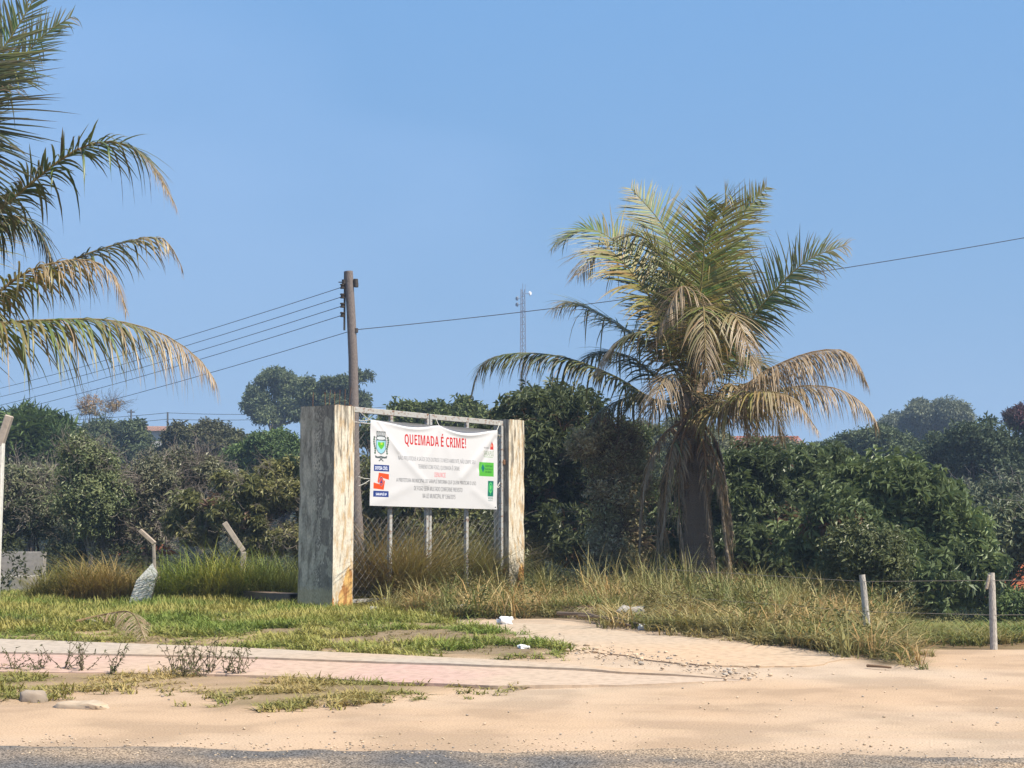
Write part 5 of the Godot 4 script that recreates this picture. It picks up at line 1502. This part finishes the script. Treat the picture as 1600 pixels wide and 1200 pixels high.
	tree("twiggy_bush", "pale grey thicket between the mango trees and the dark tree", "bush", "", 45.0, [[1560, 800, 70, 50, 0, 0.8], [1640, 810, 80, 60, 0, 0.8]], {"seed": 127, "kind": "small", "mat": "far_leaf", "n": 1300, "sub": 24, "ca": Color(0.07, 0.085, 0.06), "cb": Color(0.14, 0.155, 0.10), "trunk": 0.06, "scale": 1.8, "low": true, "twigs": 40, "twig_color": Color(0.22, 0.2, 0.19)})
	tree("leafy_bush", "dull bush filling the slope behind the broad mango tree", "bush", "", 55.0, [[980, 760, 90, 60, 0, 0.8], [870, 690, 90, 60, 0, 0.8], [1090, 780, 90, 60, 0, 0.8]], {"seed": 128, "kind": "clump", "mat": "far_leaf", "n": 1700, "sub": 26, "ca": Color(0.045, 0.057, 0.031), "cb": Color(0.097, 0.112, 0.059), "trunk": 0.12, "scale": 0.8})
	# far woods that read as one mass
	rng.seed = 400
	var xf := []
	var cols := PackedColorArray()
	for k in 9000:
		var d := rng.randf_range(95.0, 420.0)
		var px := rng.randf_range(-900, 2500)
		var g := on(px, d)
		var bump := maxf(0.0, 0.55 + nz2.get_noise_2d(g.x * 2.2, g.z * 2.2) * 1.3)
		var y := g.y + rng.randf_range(-0.5, 3.0 * bump)
		if y > EYE + d * 150.0 / F: continue
		xf.append(Transform3D(basis_to(rdir(), rng.randf() * TAU).scaled(Vector3.ONE * rng.randf_range(2.0, 4.0)), Vector3(g.x, y, g.z)))
		cols.append(Color(0.03, 0.042, 0.024).lerp(Color(0.065, 0.08, 0.042), rng.randf()))
	var wood := multi("far_woodland", sprig.clump, M.far_leaf, xf, cols)
	tag(wood, "dark far woodland covering the hillside", "woodland")
	wood.set_meta("kind", "stuff")
	xf = []
	cols = PackedColorArray()
	rng.seed = 401
	for k in 9000:                                        # scrub on the slope between garden and hill
		var d := rng.randf_range(30.0, 95.0)
		var px := rng.randf_range(-500, 2100)
		var g := on(px, d)
		var y := g.y + rng.randf_range(-0.2, 0.9 + 0.9 * nz2.get_noise_2d(g.x * 6.0, g.z * 6.0))
		xf.append(Transform3D(basis_to(rdir(), rng.randf() * TAU).scaled(Vector3.ONE * rng.randf_range(0.8, 1.5) * d * 0.011), Vector3(g.x, y, g.z)))
		cols.append(Color(0.03, 0.04, 0.02).lerp(Color(0.075, 0.085, 0.04), rng.randf()))
	var scrub := multi("undergrowth", sprig.clump, M.far_leaf, xf, cols)
	tag(scrub, "dull green undergrowth on the slope behind the fence", "undergrowth")
	scrub.set_meta("kind", "stuff")

# ---------------------------------------------------------------- small things
func make_details() -> void:
	grass_clump(140, 25.2, 0.95, 0.5, 1.2, 110, Color(0.16, 0.165, 0.045), Color(0.30, 0.215, 0.09), "yellow and brown grass clump behind the beam near the cranked post", 501)
	grass_clump(330, 25.0, 1.1, 0.5, 1.35, 130, Color(0.12, 0.165, 0.03), Color(0.24, 0.235, 0.06), "bright green grass clump behind the beam near the snapped post", 511)
	grass_clump(430, 25.0, 0.6, 0.5, 1.25, 80, Color(0.08, 0.12, 0.03), Color(0.15, 0.165, 0.05), "green grass clump coloured darker for the shade of the mildewed pillar", 521)  # the pillar's shade is put into these darker greens
	grass_clump(615, 23.6, 0.7, 0.5, 2.0, 120, Color(0.28, 0.2, 0.12), Color(0.22, 0.2, 0.09), "brown grass clump growing behind the gate leaf", 531)
	grass_clump(715, 25.4, 0.8, 0.6, 2.1, 150, Color(0.26, 0.21, 0.11), Color(0.19, 0.19, 0.08), "olive grass clump growing behind the gate leaf", 541)
	rock("kerb_stone", "grey broken kerb block half buried in the verge", "stone", gp(52, 1097) + Vector3(0, 0.02, 0), Vector3(0.2, 0.14, 0.16), 0.4, Color(0.3, 0.25, 0.2), 1, M.concrete)
	rock("kerb_stone", "long tilted kerb fragment lying in the sand", "stone", gp(128, 1106) + Vector3(0, 0.0, 0), Vector3(0.42, 0.1, 0.2), -0.35, Color(0.44, 0.35, 0.26), 2, M.concrete)
	rock("stone", "grey round stone in the tall grass by the dry sticks", "stone", gp(986, 972) + Vector3(0, 0.08, 0), Vector3(0.42, 0.24, 0.3), 0.2, Color(0.34, 0.31, 0.28), 3, M.concrete)
	rock("concrete_lump", "pale concrete lump beneath the gate", "stone", gp(722, 962) + Vector3(0, 0.08, 0), Vector3(0.4, 0.14, 0.2), 0.8, Color(0.42, 0.41, 0.39), 4, M.concrete)
	rock("concrete_lump", "small concrete lump at the foot of the rusty barred pillar", "stone", gp(585, 962) + Vector3(0, 0.05, 0), Vector3(0.18, 0.15, 0.14), 0.3, Color(0.36, 0.35, 0.33), 5, M.concrete)
	rock("plastic_bag", "crumpled white plastic bag on the drive edge", "bag", gp(789, 977) + Vector3(0, 0.05, 0), Vector3(0.17, 0.09, 0.12), 0.3, Color(0.75, 0.75, 0.76), 6, M.plain, 1.1)
	rock("plastic_cup", "small white scrap of plastic by the dry sticks", "litter", gp(1006, 984) + Vector3(0, 0.03, 0), Vector3(0.12, 0.06, 0.08), 0.7, Color(0.7, 0.72, 0.75), 7, M.plain, 1.1)
	rock("paper_scrap", "white paper scrap at the end of the lawn", "litter", gp(818, 1016) + Vector3(0, 0.03, 0), Vector3(0.1, 0.05, 0.07), 0.2, Color(0.7, 0.7, 0.68), 8, M.plain, 1.1)
	rock("paper_scrap", "crumpled grey paper scrap beneath the gate grass", "litter", gp(676, 968) + Vector3(0, 0.03, 0), Vector3(0.14, 0.07, 0.09), 1.2, Color(0.62, 0.6, 0.57), 9, M.plain, 1.1)
	# dry fallen fronds
	var q := gp(215, 985)
	var r := thing("fallen_frond", "dry straw coloured palm frond lying on the lawn", "palm frond", q)
	frond(r, q, [gp(118, 982) + Vector3(0, 0.08, 0), gp(165, 980) + Vector3(0, 0.16, 0), gp(205, 984) + Vector3(0, 0.2, 0), gp(226, 1006) + Vector3(0, 0.05, 0)], {"seed": 61, "dry": 1.0, "hang": 0.8, "leaf": 0.34, "start": 0.02, "width": 0.012, "stem": 0.35, "broken": 0.3, "green": Color(0.25, 0.2, 0.12), "gap": 0.3})
	q = gp(930, 975)
	var lab := ["brown dry frond stalk at the edge of the drive, longest of the heap", "dry frond stalk half under the tall grass in the heap", "thin bent frond stalk beside the round stone"]
	var sticks := [[[872, 968, 920, 972, 985, 984], 0.022], [[890, 962, 940, 970, 1000, 976], 0.018], [[905, 972, 960, 978, 1018, 986], 0.014]]
	for k in 3:
		var mb := MB.new()
		var s: Array = sticks[k][0]
		var rr: float = sticks[k][1]
		var base := gp(s[0], s[1])
		mb.tube(PackedVector3Array([Vector3(0, 0.08, 0), gp(s[2], s[3]) - base + Vector3(0, 0.1, 0), gp(s[4], s[5]) - base + Vector3(0, 0.05, 0)]), PackedFloat32Array([rr * 1.4, rr, rr * 0.6]), 6, Color(0.2, 0.15, 0.11), Color(0.2, 0.15, 0.11))
		var st := obj("dry_stalk", mb, M.plain)
		st.position = base
		tag(st, lab[k], "stalk")
	r = thing("fallen_frond", "brown collapsed frond under the grass beside the drive", "palm frond", q)
	frond(r, q, [gp(872, 962) + Vector3(0, 0.1, 0), gp(930, 967) + Vector3(0, 0.16, 0), gp(985, 980) + Vector3(0, 0.06, 0)], {"seed": 62, "stem": 0.4, "dry": 1.0, "hang": 0.9, "leaf": 0.4, "start": 0.02, "width": 0.012, "green": Color(0.14, 0.1, 0.07), "gap": 0.3})
	var sb := MB.new()
	var p := gp(1355, 1045)
	sb.tube(PackedVector3Array([Vector3(0, 0.03, 0), gp(1375, 1047) - p + Vector3(0, 0.035, 0), gp(1393, 1048) - p + Vector3(0, 0.03, 0)]), PackedFloat32Array([0.016, 0.014, 0.01]), 6, Color(0.2, 0.13, 0.08), Color(0.2, 0.13, 0.08))
	var stick := obj("stick", sb, M.plain)
	stick.position = p
	tag(stick, "short brown stick on the sand beside the grass tip", "stick")
	# stalky weeds that grow out of the pavement edge
	rng.seed = 88
	var spots := [[100, 1050, 0.34], [128, 1052, 0.26], [172, 1056, 0.3], [270, 1054, 0.3], [300, 1052, 0.34], [330, 1055, 0.38], [352, 1056, 0.3], [372, 1058, 0.26], [318, 1060, 0.3], [20, 1050, 0.22], [60, 1050, 0.2], [285, 1060, 0.3]]
	for k in spots.size():
		var s: Array = spots[k]
		var g := gp(s[0], s[1])
		var w := thing("roadside_weed", "dark stalky weed growing at the edge of the red lane", "weed", g, "weeds along the red lane")
		var mb := MB.new(); var lb := MB.new()
		for j in 7:
			var dir := (Vector3.UP + rdir() * 0.8).normalized()
			var pts := PackedVector3Array([Vector3.ZERO]); var rad := PackedFloat32Array([0.004])
			var e := Vector3.ZERO
			for t in 4:
				dir = (dir + rdir() * 0.3).normalized()
				e += dir * s[2] * 0.26
				pts.append(e); rad.append(0.0035 - t * 0.0006)
				for m in 4:
					leaf(lb, e, (rdir() + dir * 0.5).normalized(), Vector3.UP, rng.randf_range(0.02, 0.05), 0.014, 0.1, 0.2, Color(0.12, 0.11, 0.06) if rng.randf() < 0.5 else Color(0.1, 0.12, 0.045))
			mb.tube(pts, rad, 4, Color(0.13, 0.1, 0.07), Color(0.13, 0.1, 0.07), false)
		obj("stalk", mb, M.plain, w)
		var lf := obj("foliage", lb, M.grass, w)
		lf.set_meta("kind", "stuff")
	# gravel on the sand and crumbled concrete along the drive
	var gm := MB.new()
	for k in 8:
		for j in 3:
			var t := TAU * (k % 4) / 4.0 + (0.4 if j == 1 else 0.0)
	var st := SphereMesh.new()
	st.radius = 0.5; st.height = 0.75; st.radial_segments = 5; st.rings = 2
	rng.seed = 90
	var xf := []; var cols := PackedColorArray()
	for k in 3400:
		var x: float; var d: float; var s: float
		if k < 2600:
			x = rng.randf_range(-9, 9); d = 9.05 - x * 0.05 - sm(0.5, 4.0, x) * 0.25 + rng.randfn(0, 0.3); s = rng.randf_range(0.006, 0.016)
		elif k < 3000:
			x = rng.randf_range(-3, 8); d = rng.randf_range(9.2, 16.5); s = rng.randf_range(0.008, 0.024)
		else:
			var g := gp(rng.randf_range(840, 1190), 0.0 + 1015.0)
			var t := rng.randf()
			g = gp(lerpf(850, 1190, t) + rng.randf_range(-20, 20), lerpf(1008, 1058, t) + rng.randfn(0, 6.0))
			x = g.x; d = -g.z; s = rng.randf_range(0.01, 0.045) * (0.4 + rng.randf() * rng.randf() * 1.2)
		var y := h(x, d) + (0.014 if d < 9.0 else 0.004) + s * 0.1
		if k >= 3000: y += 0.012
		xf.append(Transform3D(Basis.from_euler(Vector3(rng.randf(), rng.randf() * TAU, rng.randf())).scaled(Vector3(s * rng.randf_range(0.8, 1.6), s * 0.8, s)), Vector3(x, y, -d)))
		var tone := rng.randf_range(0.7, 1.15)
		cols.append((Color(0.46, 0.36, 0.26) if rng.randf() < 0.75 else Color(0.32, 0.28, 0.24)) * tone)
	var gr := multi("gravel", st, M.plain, xf, cols)
	tag(gr, "loose gravel and crumbled concrete on the sand", "gravel")
	gr.set_meta("kind", "stuff")

# ---------------------------------------------------------------- scene
func _ready() -> void:
	var cam := Camera3D.new()
	cam.name = "camera"
	cam.position = Vector3(0, EYE, 0)
	cam.rotation.x = pitch
	cam.fov = rad_to_deg(2.0 * atan(600.0 / F))
	cam.near = 0.1
	cam.far = 2500.0
	add_child(cam)
	cam.current = true
	var env := Environment.new()
	env.background_mode = Environment.BG_SKY
	var sky := ProceduralSkyMaterial.new()
	sky.sky_top_color = Color(0.335, 0.505, 0.69)
	sky.sky_horizon_color = Color(0.462, 0.565, 0.655)
	sky.sky_curve = 0.16
	sky.ground_bottom_color = Color(0.45, 0.38, 0.3)
	sky.ground_horizon_color = Color(0.6, 0.72, 0.82)
	sky.sun_angle_max = 1.0
	var glare_noise := FastNoiseLite.new()  # shapes the pale windshield glare painted into the sky cover
	glare_noise.seed = 235; glare_noise.frequency = 0.004; glare_noise.fractal_octaves = 4
	var glare_veil := Image.create(1024, 512, false, Image.FORMAT_RGBA8)
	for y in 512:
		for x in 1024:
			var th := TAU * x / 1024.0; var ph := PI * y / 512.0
			var q := glare_noise.get_noise_3d(sin(ph) * cos(th) * 300.0, cos(ph) * 700.0, sin(ph) * sin(th) * 300.0)
			glare_veil.set_pixel(x, y, Color(0.95, 0.93, 1.0, clampf(q * 0.55 + 0.09, 0.0, 0.3) * sm(1.0, 0.8, ph / (PI / 2))))
	sky.sky_cover = ImageTexture.create_from_image(glare_veil)
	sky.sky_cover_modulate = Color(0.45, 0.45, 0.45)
	var s := Sky.new()
	s.sky_material = sky
	env.sky = s
	env.tonemap_mode = Environment.TONE_MAPPER_LINEAR
	env.tonemap_exposure = 1.8
	env.sdfgi_enabled = true
	env.ssao_enabled = true
	env.ssil_enabled = true
	env.fog_enabled = true
	env.fog_density = 0.0009
	env.fog_light_color = Color(0.72, 0.82, 0.95)
	var we := WorldEnvironment.new()
	we.name = "environment"
	we.environment = env
	add_child(we)
	var sun := DirectionalLight3D.new()
	sun.name = "sun"
	sun.light_energy = 1.6
	sun.light_color = Color(1.0, 0.955, 0.88)
	sun.light_angular_distance = 0.5
	sun.shadow_enabled = true
	var el := deg_to_rad(55.0); var az := deg_to_rad(34.0)
	var to_sun := Vector3(cos(el) * cos(az), sin(el), cos(el) * sin(az))
	sun.transform = Transform3D(Basis.looking_at(-to_sun, Vector3.UP), Vector3.ZERO)
	add_child(sun)

	nz.seed = 4; nz.frequency = 0.02; nz.fractal_octaves = 4
	nz2.seed = 19; nz2.frequency = 0.02; nz2.fractal_octaves = 3
	make_materials()
	make_sprigs()
	zones()
	make_ground()
	make_roads()
	print("ground")
	make_gate()
	print("gate")
	make_fence()
	make_pole()
	make_tower()
	make_houses()
	print("built")
	make_palms()
	print("palms")
	make_trees()
	print("trees")
	make_grass()
	make_details()
	print("done")
